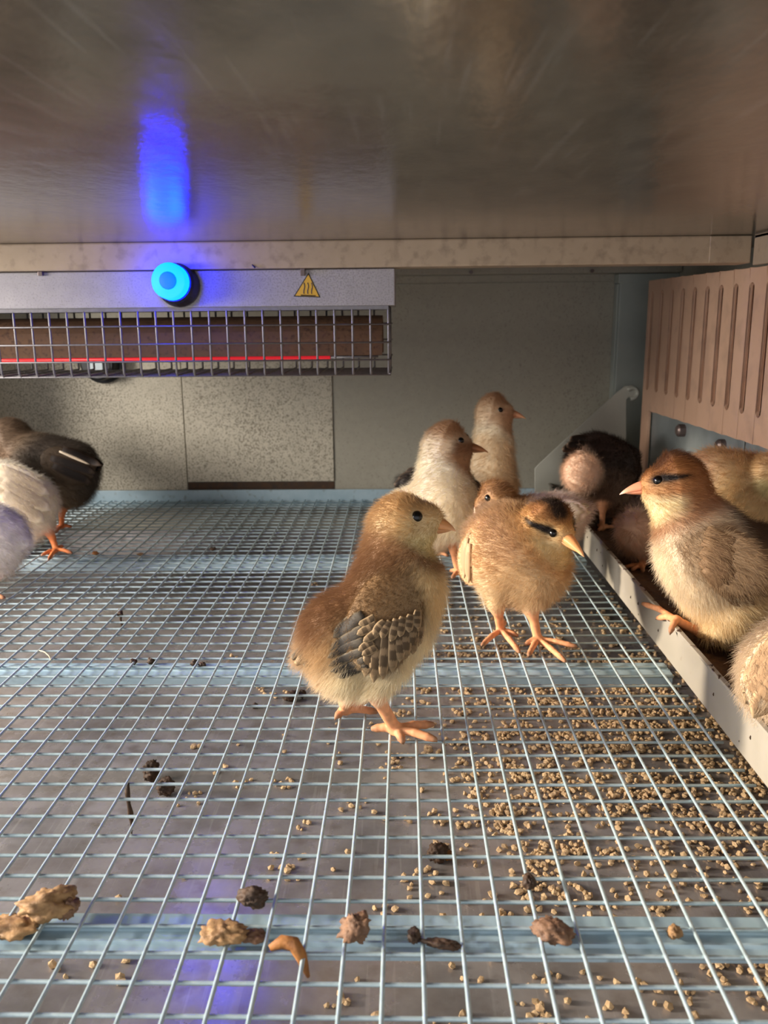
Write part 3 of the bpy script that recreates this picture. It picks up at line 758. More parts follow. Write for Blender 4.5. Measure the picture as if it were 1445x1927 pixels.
        o_ = obj(nm, VV, FF, MAT['beak'], ch, smooth=True)
        cc = np.tile(lin(pal['beak']), (len(VV), 1)); tv = np.repeat(np.linspace(0, 1, nseg), m)
        cc = mixc(cc, np.tile(lin(pal.get('beak_tip', pal['beak'])), (len(VV), 1)), sstep(.6, 1, tv)); set_tint(o_.data, cc * (1.0 if upper else .78))  # lower mandible tinted darker, standing in for shade in the beak gap
    mand('upper_beak', True); mand('lower_beak', False)
    # wings: visible feathers in rows over the pad
    for wq in wings:
        c = Q(wq['c']); view = unit(wq.get('view', None) if wq.get('view', None) is not None else unit(c - EYE))
        pad = [p for p in prims if p['g'] == 'wing'][0]
        if not wq.get('feathers'): continue
        Vs, Fs = sphere_mesh(np.zeros(3), 1.0, nu=14, nv=8)
        Vs = (Vs * (pad['r'] * np.array([.6, .6, .7]))) @ pad['R'] + pad['c'] + view * 1.2
        wg = obj('wing', Vs, Fs, MAT[wq.get('mat', 'feather_brown')], ch, smooth=True)
        for a, b, wd, lift, mt in wq['feathers']:
            P0, P1 = Q(a), Q(b)
            feather('feather', prims, P0, P1, view, wd * d0 / F, lift, MAT[mt], wg, bend=rng.normal(0, .35))
    if tail:
        for a, b, wd, mt in tail:
            P0, P1 = Q(a), Q(b); view = unit(P0 - EYE)
            pts = np.array([P0, P0 * .5 + P1 * .5, P1])
            n = 7; sd = unit(np.cross(P1 - P0, view)); VV = []; wd_ = wd * d0 / F
            for i in range(n):
                t = i / (n - 1); ww_ = wd_ * math.sqrt(max(.02, math.sin(math.pi * min(1, t * .75 + .2))))
                c_ = P0 + (P1 - P0) * t
                VV += [c_ - sd * ww_ / 2 - view * 0, c_ - view * .5, c_ + sd * ww_ / 2, c_ + view * .5]
            FF = [(i * 4 + a_, i * 4 + (a_ + 1) % 4, (i + 1) * 4 + (a_ + 1) % 4, (i + 1) * 4 + a_) for i in range(n - 1) for a_ in range(4)] + [(3, 2, 1, 0), tuple((n - 1) * 4 + a_ for a_ in range(4))]
            o_ = obj('tail_feather', VV, FF, MAT[mt], ch, smooth=True)
            uvl = o_.data.uv_layers.new(name='UVMap'); vi = np.empty(len(o_.data.loops), int); o_.data.loops.foreach_get('vertex_index', vi)
            U = np.stack([np.repeat(np.linspace(0, 1, n), 4)[vi], np.tile([0, .5, 1, .5], n)[vi]], 1).astype(np.float32); uvl.data.foreach_set('uv', U.ravel())
    # down
    A, B_, C_ = V[Qd[:, 0]], V[Qd[:, 1]], V[Qd[:, 2]]; D_ = V[Qd[:, 3]]
    ar = np.linalg.norm(np.cross(C_ - A, D_ - B_), axis=1) / 2
    fluffw = np.clip(1 - wl * 2.2 - wc * 4, 0, 1)
    pick = rng.choice(len(Qd), strands, p=ar / ar.sum())
    u1, v1 = rng.random(strands)[:, None], rng.random(strands)[:, None]
    P = (A[pick] * (1 - u1) + B_[pick] * u1) * (1 - v1) + (D_[pick] * (1 - u1) + C_[pick] * u1) * v1
    fw_ = fluffw[Qd[pick]].mean(1); wwg = ww[Qd[pick]].mean(1)
    keep = rng.random(strands) < fw_
    for e_ in (e1p, e2p): keep &= np.linalg.norm(P - e_, axis=1) > eye_r * 1.05
    keep &= ~((np.abs((P - root) @ side) < beak_w * .45) & (np.abs((P - root) @ upv) < beak_w * .42) & ((P - root) @ tdir > -1.5))
    P = P[keep]; fw_ = fw_[keep]; wwg = wwg[keep]; n = len(P)
    Nn = grad(prims, P)
    cc = color(P, Nn)
    if 'wing' in dist: cc = mixc(cc, np.tile(lin(pal['wing']), (n, 1)), np.clip(wwg * 1.5, 0, 1) * .85)
    cc = cc * (1 + rng.normal(0, .10, (n, 1)))
    qh = (P - hc); hd = np.linalg.norm(qh, axis=1) / hr_; isH = sstep(1.7, 1.1, hd)
    hx = (qh @ hf) / hr_
    flow = mixc(np.tile(-axb * .9 + np.array([0, 0, -.35]), (n, 1)), np.tile(-hf - .25 * hu, (n, 1)), isH)
    flow -= Nn * np.sum(flow * Nn, 1)[:, None]
    dirv = Nn * .62 + flow * .72 + rng.normal(0, .30, (n, 3)); dirv /= np.linalg.norm(dirv, axis=1)[:, None]
    ln = 1.15 * hair * (4.6 * (1 - isH) + isH * (3.0 - 1.6 * sstep(.2, 1.0, hx))) * (1 - (1 - wing_hair) * np.clip(wwg * 1.4, 0, 1)) * rng.uniform(.55, 1.3, n) * np.clip(fw_ * 1.2, .25, 1)
    npts = 4
    T = np.linspace(0, 1, npts)
    bendv = flow * .30 + np.array([0, 0, -.12]) + rng.normal(0, .12, (n, 3))
    PP = P[:, None, :] + dirv[:, None, :] * (ln[:, None] * T)[:, :, None] + bendv[:, None, :] * (ln[:, None] * T ** 2)[:, :, None]
    cu = bpy.data.hair_curves.new('down'); cu.add_curves([npts] * n)
    cu.attributes['position'].data.foreach_set('vector', ((PP.reshape(-1, 3) - base) * S).astype(np.float32).ravel())
    if 'radius' not in cu.attributes: cu.attributes.new('radius', 'FLOAT', 'POINT')
    rad = np.tile(np.array([1.0, .85, .6, .15]) * hair_r, n) * S
    cu.attributes['radius'].data.foreach_set('value', rad.astype(np.float32))
    at = cu.attributes.new('tint', 'FLOAT_COLOR', 'CURVE'); c4 = np.ones((n, 4), np.float32); c4[:, :3] = np.clip(cc, 0, 1); at.data.foreach_set('color', c4.ravel())
    cu.materials.append(MAT['down'])
    do = bpy.data.objects.new('down', cu); link(do, ch); do['kind'] = 'stuff'
    return ch

# ------------------------------------------------------------------ the birds
ORANGE = (220, 154, 110)
def pal(**k):
    p = dict(belly=(246, 228, 186), side=(198, 156, 100), back=(138, 88, 46), breast=(240, 208, 146), rump=(206, 170, 126), head=(226, 188, 122), crown=(204, 156, 92),
             face=(216, 180, 116), cheek=(220, 196, 130), neck=(160, 110, 62), wing=(126, 98, 66), leg=ORANGE, beak=(226, 160, 104), beak_tip=(238, 186, 140), stripe=(70, 40, 24))
    p.update(k); return p
D = 410.0
hero_feathers = []
def cr(x, y): return (560 + x * .2076, 1040 + y * .2076, -12)
for a, b, wd, lf in (((600, 560), (330, 770), 26, .5), ((620, 680), (300, 880), 24, .7), ((620, 790), (275, 950), 19, .9), ((620, 870), (285, 1020), 17, 1.0), ((625, 950), (300, 1075), 16, 1.1), ((640, 1010), (370, 1130), 15, 1.2)):
    hero_feathers.append((cr(*a), cr(*b), wd, lf, 'feather_dark'))
for a, b, wd, lf in (((690, 740), (610, 1120), 21, 1.2), ((735, 730), (690, 1170), 21, 1.5), ((800, 720), (770, 1140), 20, 1.7), ((850, 700), (850, 1070), 20, 1.9), ((910, 690), (920, 980), 20, 2.0), ((980, 660), (975, 960), 20, 2.1), ((1050, 620), (1040, 920), 20, 2.2), ((1110, 580), (1090, 850), 18, 2.2)):
    hero_feathers.append((cr(*a), cr(*b), wd, lf, 'feather_bar'))
for a, b, wd, lf in (((700, 580), (560, 650), 16, 2.0), ((720, 640), (545, 740), 16, 2.2), ((760, 680), (600, 800), 16, 2.4), ((790, 620), (690, 740), 17, 2.6), ((840, 620), (760, 770), 17, 2.7), ((890, 600), (840, 800), 17, 2.8), ((950, 580), (920, 760), 17, 2.8), ((1020, 560), (1000, 720), 17, 2.8), ((1080, 520), (1080, 690), 16, 2.8), ((690, 800), (560, 880), 15, 1.9), ((720, 850), (590, 920), 15, 2.0)):
    hero_feathers.append((cr(*a), cr(*b), wd, lf, 'feather_bar'))
make_chick('buff and chestnut chick with barred grey wing, standing alone in front on the wire', D,
    body=[((650, 1190, 2), 87, (768, 1112, -2), 73, 1), ((655, 1238, 2), 79, (690, 1235, 2), 70, 10), ((738, 1178, 0), 83, (738, 1178, 0), 83, 10), ((750, 1000, 0), 66, (742, 1074, 0), 76, 12),
          ((604, 1205, 2), 46, (566, 1236, 4), 20, 8)],
    head=((764, 984, 0), 63, (799, 980, -3), 45), beak=(858, 995, -6), eye=(786, 971), beak_w=9.5, eye_r=3.05,
    legs=[dict(chain=[(720, 1255, -9, 11), (708, 1300, -8, 4.6), (712, 1316, -8, 3.3)], foot=(744, 1372), r=2.9, rt=2.0, toes=[(817, 1391), (812, 1363, 2.5), (703, 1371), (757, 1394, 0)]),
          dict(chain=[(672, 1270, 9, 10), (655, 1310, 11, 4.2), (650, 1320, 12, 3.2)], foot=(650, 1335), r=2.7, rt=1.9, toes=[(706, 1339), (690, 1318, 2.5), (634, 1348)])],
    pal=pal(), vox=1.0, strands=52000, hair_r=.055, seed=3, 
    wings=[dict(c=(722, 1172, -12), tip=(690, 1262, -12), w=66, th=5.5, feathers=hero_feathers)],
    tail=[((584, 1212, -6), (549, 1240, -3), 20, 'feather_dark'), ((590, 1222, -8), (556, 1250, -4), 20, 'feather_bar'), ((600, 1228, -9), (572, 1254, -5), 18, 'feather_dark')])

make_chick('golden buff chick with dark eye stripe and crown stripe, standing hunched behind the front chick', 530,
    body=[((950, 1018, 12), 78, (1000, 1066, -4), 76, 1), ((962, 1050, 0), 84, (985, 1070, 0), 70, 10), ((905, 1010, 14), 34, (889, 1000, 18), 18, 8), ((1005, 1030, -4), 58, (1030, 1000, -8), 52, 10)],
    head=((1035, 988, -12), 56, (1056, 1004, -20), 32), beak=(1100, 1045, -36), eye=(1040, 1003),
    legs=[dict(chain=[(935, 1095, -4, 11), (934, 1138, -2, 4.6), (937, 1150, -1, 3.2)], foot=(942, 1186), r=2.5, rt=1.7, toes=[(908, 1213), (976, 1226), (972, 1196), (950, 1170)]),
          dict(chain=[(1000, 1105, -8, 11), (998, 1142, -8, 4.6), (1002, 1156, -8, 3.2)], foot=(1012, 1203), r=2.5, rt=1.7, toes=[(995, 1232), (1062, 1243), (1082, 1216), (990, 1212)])],
    pal=pal(belly=(232, 206, 158), side=(206, 158, 100), back=(190, 142, 92), breast=(224, 186, 132), head=(206, 146, 70), crown=(160, 96, 40), face=(208, 164, 100), cheek=(226, 196, 132), neck=(206, 154, 90), wing=(206, 168, 126), rump=(170, 130, 92), stripe=(36, 20, 10)),
    stripe=1.6, vox=1.2, strands=32000, hair_r=.065, seed=11,
    wings=[dict(c=(912, 1052, 6), tip=(902, 1100, 6), w=38, th=4, view=(.80, .58, -.1), mat='feather_tan',
                feathers=[((900, 1000, 6), (890, 1072, 6), 15, .8, 'feather_tan'), ((908, 1010, 6), (898, 1086, 6), 15, 1.0, 'feather_tan'), ((918, 1020, 4), (908, 1094, 4), 15, 1.2, 'feather_tan')])],
    tail=[((900, 1002, 10), (886, 985, 16), 16, 'feather_black'), ((905, 990, 10), (894, 970, 16), 15, 'feather_black')])

make_chick('cream white chick with a brown face, standing tall and looking toward the feeder', 662,
    body=[((775, 975, 14), 62, (838, 958, 0), 62, 1), ((812, 985, 4), 60, (850, 980, 0), 50, 8), ((838, 850, 0), 50, (832, 930, 0), 58, 10), ((735, 985, 20), 30, (712, 990, 24), 14, 8)],
    head=((848, 838, 0), 51, (868, 842, -4), 28), beak=(919, 849, -8), eye=(868, 828),
    legs=[dict(chain=[(858, 985, -4, 9), (852, 1020, -4, 3.6), (853, 1036, -4, 2.9)], foot=(862, 1076), r=2.4, rt=1.6, toes=[(851, 1087), (886, 1088), (880, 1078, 2), (848, 1074)]),
          dict(chain=[(800, 990, 12, 9), (806, 1022, 14, 3.6), (806, 1036, 14, 2.9)], foot=(812, 1064), r=2.4, rt=1.6, toes=[(836, 1074), (834, 1066), (800, 1062)])],
    pal=pal(belly=(240, 222, 190), side=(240, 222, 186), back=(240, 224, 192), breast=(244, 226, 190), head=(232, 204, 164), crown=(178, 126, 80), face=(128, 78, 40), cheek=(176, 126, 80), neck=(244, 230, 198), rump=(240, 224, 196), wing=(236, 216, 190), beak=(158, 106, 68), beak_tip=(178, 128, 90)),
    vox=1.3, strands=22000, hair_r=.075, seed=5)

make_chick('cream chick with a tan head at the very back, looking right over the others', 800,
    body=[((900, 925, 12), 52, (928, 912, 0), 50, 1), ((922, 930, 4), 48, (932, 940, 0), 44, 8), ((930, 786, 0), 36, (926, 872, 0), 45, 8), ((860, 940, 20), 24, (842, 945, 24), 12, 8)],
    head=((934, 774, 0), 40, (950, 776, -3), 22), beak=(990, 786, -6), eye=(942, 771),
    legs=[dict(chain=[(935, 955, -6, 8), (936, 985, -6, 3.4), (936, 995, -6, 2.8)], foot=(938, 1022), r=2.3, rt=1.5, toes=[(958, 1030), (960, 1020), (928, 1026)]),
          dict(chain=[(905, 955, 10, 8), (908, 980, 12, 3.4), (908, 990, 12, 2.8)], foot=(910, 1012), r=2.3, rt=1.5, toes=[(930, 1019), (930, 1010), (900, 1014)])],
    pal=pal(belly=(240, 218, 182), side=(236, 206, 164), back=(238, 212, 172), breast=(238, 206, 158), head=(226, 186, 140), crown=(204, 150, 104), face=(194, 138, 94), cheek=(214, 168, 122), neck=(242, 222, 186), rump=(236, 212, 180), wing=(230, 196, 150), beak=(232, 170, 132)),
    vox=1.5, strands=16000, hair_r=.085, seed=6)

make_chick('pinkish white chick with a brown head lowered behind the golden striped chick', 622,
    body=[((1052, 975, 4), 52, (985, 985, -4), 56, 1), ((1030, 1010, 0), 50, (1000, 1015, 0), 46, 8), ((1085, 965, 6), 28, (1112, 958, 8), 12, 8)],
    head=((932, 940, -8), 43, (916, 952, -8), 30), beak=(891, 966, -4), eye=(917, 937),
    legs=[dict(chain=[(1030, 1040, -4, 8), (1034, 1075, -4, 3.6), (1036, 1090, -4, 2.8)], foot=(1036, 1124), r=2.3, rt=1.6, toes=[(1022, 1148), (1052, 1130), (1006, 1136)]),
          dict(chain=[(985, 1045, -10, 8), (984, 1085, -10, 3.6), (982, 1098, -10, 2.8)], foot=(984, 1132), r=2.3, rt=1.6, toes=[(966, 1140), (972, 1148), (1000, 1128)])],
    pal=pal(belly=(232, 208, 184), side=(236, 214, 196), back=(232, 206, 190), breast=(232, 204, 166), head=(168, 114, 60), crown=(150, 98, 50), face=(104, 62, 30), cheek=(130, 84, 46), neck=(214, 164, 106), rump=(232, 206, 192), wing=(234, 212, 196), beak=(232, 200, 176), beak_tip=(240, 216, 196)),
    vox=1.4, strands=16000, hair_r=.08, seed=8,
    wings=[dict(c=(1066, 965, 0), tip=(1104, 962, 2), w=24, th=3.5, mat='feather_pale',
                feathers=[((1046, 956, 0), (1108, 952, 4), 16, .8, 'feather_pale'), ((1046, 966, 0), (1112, 964, 4), 16, 1.0, 'feather_pale'), ((1046, 976, 0), (1100, 978, 4), 16, 1.2, 'feather_pale')])])

make_chick('black brown chick behind the cream white one, only its dark tail showing', 738,
    body=[((790, 930, 6), 44, (836, 930, 0), 42, 1), ((762, 908, 8), 18, (750, 902, 10), 9, 8)],
    head=((872, 915, 14), 33, (890, 920, 14), 22), beak=(912, 928, 14), eye=(884, 908),
    legs=[dict(chain=[(820, 955, -6, 7), (822, 990, -6, 3.4), (822, 1000, -6, 2.8)], foot=(824, 1040), r=2.2, rt=1.5, toes=[(844, 1046), (842, 1036), (812, 1042)]),
          dict(chain=[(796, 955, 8, 7), (798, 985, 8, 3.4), (798, 995, 8, 2.8)], foot=(800, 1026), r=2.2, rt=1.5, toes=[(820, 1032), (818, 1022), (788, 1028)])],
    pal=pal(belly=(86, 66, 50), side=(58, 44, 36), back=(36, 28, 26), breast=(96, 72, 54), head=(60, 44, 36), crown=(40, 30, 26), face=(80, 58, 44), cheek=(92, 68, 50), neck=(46, 36, 32), rump=(34, 28, 26), wing=(40, 34, 32), beak=(90, 74, 62)),
    vox=1.6, strands=9000, hair_r=.09, seed=9,
    tail=[((772, 900, 2), (742, 914, 6), 18, 'feather_black'), ((778, 892, 2), (750, 902, 6), 18, 'feather_black'), ((784, 886, 2), (764, 890, 6), 18, 'feather_black')])

ZT = 9.0
def stand(x, y, dx, dy, n=3):
    """foot and toes given in world mm for birds standing in the trough"""
    a0 = math.atan2(dy, dx)
    return dict(foot_w=(x, y, ZT + 2.4), toes=[dict(w=(x + 15 * math.cos(a0 + t), y + 15 * math.sin(a0 + t), ZT + 1.8)) for t in (-.55, 0, .55)] + [dict(w=(x - 9 * math.cos(a0), y - 9 * math.sin(a0), ZT + 1.8))])
def leg_down(x, y, z, dx, dy):
    s_ = stand(x, y, dx, dy); return x, y, z, s_
def pxof(P):
    """inverse of W for a world point: pixel and depth"""
    v = np.array(P, float) - EYE
    c, s = math.cos(YA), math.sin(YA); X, Y = c * v[0] + s * v[1], -s * v[0] + c * v[1]
    c, s = math.cos(TH), math.sin(TH); d = c * Y - s * v[2]; u = s * Y + c * v[2]
    x, y = X / d, -u / d
    c, s = math.cos(RO), math.sin(RO); x, y = c * x - s * y, s * x + c * y
    return 722.5 + F * x, 963.5 + F * y, d
def trough_leg(hip, d0, x, y, dx, dy, rh=8.0):
    h = W(hip[0], hip[1], d0 + hip[2]); kn = np.array([x * .7 + h[0] * .3, y * .7 + h[1] * .3, ZT + 24]) 
    sh = np.array([x, y, ZT + 14.0]) * .5 + kn * .5
    ch = [(hip[0], hip[1], hip[2], rh)]
    for q, r_ in ((kn, 3.6), (sh, 2.7)):
        px, py, d = pxof(q); ch.append((px, py, d - d0, r_))
    return dict(chain=ch, r=2.3, rt=1.6, **stand(x, y, dx, dy))

make_chick('dark brown chick with a pale fluffy rump, pecking at the far end of the trough', 775,
    body=[((1098, 890, -24), 43, (1142, 900, 18), 58, 1), ((1120, 870, 6), 60, (1144, 872, 12), 54, 10), ((1135, 925, 4), 54, (1145, 928, 6), 52, 10), ((1104, 845, -14), 20, (1088, 838, -22), 10, 8)],
    head=((1176, 872, 26), 38, (1186, 884, 28), 26), beak=(1200, 905, 28), eye=(1186, 866),
    legs=[trough_leg((1135, 945, -8), 775, 178, 745, .5, .8), trough_leg((1150, 945, 14), 775, 194, 762, .5, .8)],
    pal=pal(belly=(120, 84, 60), side=(92, 62, 44), back=(52, 34, 28), breast=(84, 56, 40), head=(74, 48, 34), crown=(58, 38, 28), face=(84, 56, 40), cheek=(96, 66, 46), neck=(66, 44, 32), rump=(226, 186, 156), wing=(70, 48, 36), beak=(180, 130, 104)),
    vox=1.5, strands=18000, hair_r=.085, seed=12, rump_t=(.15, -.1),
    tail=[((1100, 838, -22), (1066, 838, -30), 18, 'feather_black'), ((1094, 830, -20), (1058, 848, -30), 18, 'feather_black'), ((1106, 828, -20), (1072, 826, -28), 18, 'feather_black')])

make_chick('chick with a pinkish breast and dark back, feeding in the trough behind the brown-capped chick', 655,
    body=[((1255, 985, 26), 44, (1206, 985, -8), 44, 1), ((1200, 1010, -6), 40, (1235, 1015, 10), 42, 10)],
    head=((1228, 945, 6), 33, (1214, 952, -4), 24), beak=(1200, 972, -10), eye=(1214, 944),
    legs=[trough_leg((1212, 1035, -6), 655, 182, 628, -.6, -.6), trough_leg((1244, 1035, 12), 655, 205, 640, -.6, -.6)],
    pal=pal(belly=(208, 162, 128), side=(150, 108, 80), back=(52, 38, 32), breast=(220, 174, 138), head=(104, 74, 56), crown=(62, 44, 36), face=(170, 122, 92), cheek=(196, 144, 112), neck=(90, 64, 50), rump=(60, 44, 36), wing=(60, 46, 40), beak=(200, 150, 120)),
    vox=1.5, strands=13000, hair_r=.08, seed=13)

DR = 482.0
rf = []
for a_, b_, wd_, lf_ in (((1330, 1000), (1452, 1072), 30, .2), ((1326, 1018), (1450, 1098), 30, .4), ((1322, 1036), (1440, 1120), 30, .6), ((1322, 1054), (1418, 1134), 28, .8), ((1326, 1070), (1392, 1138), 24, 1.0)):
    rf.append((a_ + (-12,), b_ + (0,), wd_, lf_))
make_chick('brown-capped chick with a black eye stripe stepping onto the white trough rim', DR,
    body=[((1420, 1092, 16), 112, (1338, 1058, -6), 96, 1), ((1385, 1122, 4), 94, (1395, 1118, 6), 94, 12), ((1268, 925, -10), 62, (1312, 1005, -6), 76, 16), ((1480, 1120, 24), 60, (1540, 1130, 34), 26, 12)],
    head=((1266, 910, -10), 68, (1238, 914, -9), 38), beak=(1165, 927, -4), eye=(1237, 903), beak_w=9,
    legs=[dict(chain=[(1385, 1150, -12, 12), (1350, 1188, -4, 4.6), (1318, 1190, 6, 2.9)], foot_w=tuple(onX(1272, 1172, XT + 1.5) + np.array([0, 0, 1.5])), r=2.4, rt=1.75, arch=1.6,
               toes=[dict(w=tuple(onX(1210, 1139, XT - 3) + np.array([0, 0, 1]))), dict(w=tuple(onX(1238, 1163, XT - 3.5) + np.array([0, 0, 0]))), dict(w=tuple(onX(1262, 1188, XT - 3.5))), dict(w=tuple(onX(1285, 1180, XT + 10) + np.array([0, 0, -2])))]),
          trough_leg((1420, 1180, 14), DR, 200, 455, -.9, -.2, 11)],
    pal=pal(belly=(236, 204, 146), side=(186, 142, 92), back=(96, 68, 44), breast=(240, 218, 182), head=(172, 102, 42), crown=(162, 90, 30), face=(192, 126, 60), cheek=(230, 204, 146), neck=(176, 120, 76), rump=(150, 116, 86), wing=(146, 116, 84), beak=(236, 158, 122), beak_tip=(244, 196, 168), stripe=(120, 66, 32)),
    stripe=1.3, vox=1.1, strands=42000, hair_r=.062, seed=15, eye_r=2.9, wing_hair=.8,
    wings=[dict(c=(1372, 1058, -14), tip=(1440, 1098, -2), w=52, th=5, mat='feather_brown', feathers=[r_ + ('feather_brown',) for r_ in rf])])

make_chick('pale buff chick seen from behind, close to the slotted panel at right', 548,
    body=[((1352, 905, -14), 66, (1420, 925, 0), 74, 1), ((1375, 950, 0), 72, (1420, 960, 4), 76, 10), ((1322, 880, -18), 30, (1304, 870, -22), 14, 10)],
    head=((1452, 890, -30), 46, (1474, 896, -36), 30), beak=(1506, 908, -44), eye=(1470, 880),
    legs=[trough_leg((1385, 1000, -10), 548, 204, 528, .8, -.3), trough_leg((1420, 1000, 12), 548, 214, 545, .8, -.3)],
    pal=pal(belly=(228, 192, 130), side=(226, 184, 118), back=(220, 172, 112), breast=(226, 188, 122), head=(216, 168, 102), crown=(206, 150, 84), neck=(220, 178, 116), rump=(226, 178, 134), wing=(220, 182, 128)),
    vox=1.5, strands=16000, hair_r=.08, seed=17)

make_chick('greyish cream chick with its wing toward us, nearest in the trough at lower right', 372,
    body=[((1505, 1265, 0), 112, (1560, 1215, 8), 104, 1), ((1508, 1296, 4), 94, (1540, 1296, 8), 92, 12)],
    head=((1610, 1100, 14), 74, (1650, 1104, 12), 50), beak=(1705, 1116, 10), eye=(1640, 1090),
    legs=[trough_leg((1500, 1400, -4), 372, 178, 318, .5, .8, 10), trough_leg((1550, 1395, 14), 372, 200, 332, .5, .8, 10)],
    pal=pal(belly=(220, 196, 160), side=(214, 186, 148), back=(190, 164, 132), breast=(228, 196, 150), head=(206, 170, 120), crown=(190, 150, 100), neck=(206, 176, 136), rump=(216, 190, 156), wing=(202, 180, 150)),
    vox=1.3, strands=20000, hair_r=.075, seed=19, wing_hair=.7,
    wings=[dict(c=(1452, 1262, -16), tip=(1412, 1330, -10), w=46, th=4, mat='feather_pale',
                feathers=[((1470, 1190, -14), (1400, 1285, -8), 44, .3, 'feather_tan'), ((1476, 1215, -14), (1404, 1325, -8), 44, .55, 'feather_tan'), ((1482, 1240, -14), (1418, 1350, -8), 44, .8, 'feather_tan')])])

make_chick('dark brown chick with a pale back stripe, tail toward us at far left', 815,
    body=[((130, 882, 0), 58, (66, 866, 8), 56, 1), ((128, 908, 0), 52, (90, 905, 4), 54, 10), ((155, 868, -4), 26, (176, 874, -6), 10, 10)],
    head=((16, 832, 10), 50, (-10, 840, 8), 34), beak=(-46, 852, 4), eye=(-6, 826),
    legs=[dict(chain=[(122, 935, -2, 8), (118, 960, -2, 3.4), (116, 968, -2, 2.8)], foot=(116, 990), r=2.3, rt=1.6, toes=[(98, 996), (104, 1002), (134, 991)]),
          dict(chain=[(88, 940, 8, 8), (82, 965, 8, 3.4), (80, 972, 8, 2.8)], foot=(80, 996), r=2.3, rt=1.6, toes=[(60, 1002), (64, 992), (94, 1000)])],
    pal=pal(belly=(118, 94, 66), side=(92, 74, 54), back=(66, 52, 40), breast=(110, 86, 62), head=(112, 84, 58), crown=(104, 76, 52), face=(120, 90, 62), cheek=(130, 98, 70), neck=(98, 76, 54), rump=(64, 52, 42), wing=(74, 60, 46), beak=(170, 126, 92), leg=(206, 116, 66)),
    vox=1.5, strands=17000, hair_r=.085, seed=21,
    wings=[dict(c=(128, 875, -8), tip=(178, 892, -4), w=32, th=3.5, mat='feather_black', feathers=[((96, 862, -8), (180, 890, -4), 20, .8, 'feather_black'), ((100, 876, -8), (172, 908, -4), 20, 1.0, 'feather_black'), ((112, 850, -6), (168, 874, -4), 5, 2.2, 'feather_pale'), ((118, 846, -4), (190, 876, -6), 16, 1.6, 'feather_black')])],
    tail=[((160, 862, -4), (194, 876, -8), 16, 'feather_black'), ((158, 872, -4), (190, 884, -8), 16, 'feather_black')])

make_chick('white chick with a ruffled wing, standing before the dark one at far left', 742,
    body=[((52, 945, -4), 58, (0, 928, 6), 66, 1), ((50, 975, 0), 50, (10, 975, 4), 56, 10)],
    head=((-52, 862, 10), 46, (-78, 868, 8), 32), beak=(-112, 878, 6), eye=(-70, 856),
    legs=[dict(chain=[(82, 985, -2, 8), (94, 1004, -2, 3.4), (98, 1012, -2, 2.8)], foot=(106, 1034), r=2.3, rt=1.6, toes=[(80, 1044), (92, 1052), (134, 1040), (118, 1028)]),
          dict(chain=[(20, 1005, 8, 8), (14, 1022, 8, 3.4), (14, 1030, 8, 2.8)], foot=(22, 1044), r=2.3, rt=1.6, toes=[(4, 1052), (8, 1044), (36, 1046)])],
    pal=pal(belly=(236, 220, 196), side=(240, 226, 204), back=(242, 230, 210), breast=(238, 222, 196), head=(230, 206, 172), crown=(220, 190, 150), neck=(240, 226, 202), rump=(238, 222, 198), wing=(242, 228, 204), leg=(224, 132, 78)),
    vox=1.4, strands=16000, hair_r=.08, seed=23, wing_hair=.7,
    wings=[dict(c=(34, 920, -10), tip=(86, 955, -6), w=38, th=4, mat='feather_pale', feathers=[((4, 886, -8), (92, 930, -6), 28, .3, 'feather_pale'), ((6, 906, -8), (96, 960, -6), 30, .5, 'feather_pale'), ((6, 926, -8), (84, 982, -6), 30, .7, 'feather_pale'), ((0, 946, -8), (60, 996, -6), 30, .9, 'feather_pale')])])

make_chick('pale lavender grey chick, nearest at the left edge beside the white one', 640,
    body=[((-14, 1010, -4), 66, (-70, 990, 6), 68, 1), ((-20, 1040, 0), 58, (-60, 1030, 4), 58, 10), ((28, 1012, -6), 30, (48, 1022, -8), 14, 10)],
    head=((-140, 900, 10), 52, (-172, 908, 8), 36), beak=(-212, 920, 6), eye=(-160, 892),
    legs=[dict(chain=[(-10, 1070, -6, 9), (-12, 1092, -6, 3.4), (-12, 1100, -6, 2.8)], foot=(-8, 1122), r=2.4, rt=1.6, toes=[(-30, 1132), (-24, 1122), (8, 1126)]),
          dict(chain=[(-60, 1070, 8, 9), (-64, 1088, 8, 3.4), (-64, 1096, 8, 2.8)], foot=(-60, 1112), r=2.4, rt=1.6, toes=[(-82, 1122), (-78, 1112), (-46, 1116)])],
    pal=pal(belly=(202, 186, 168), side=(196, 182, 176), back=(190, 178, 180), breast=(226, 210, 190), head=(220, 200, 176), crown=(210, 186, 160), neck=(222, 208, 196), rump=(220, 208, 204), wing=(216, 204, 206)),
    vox=1.5, strands=14000, hair_r=.08, seed=25)

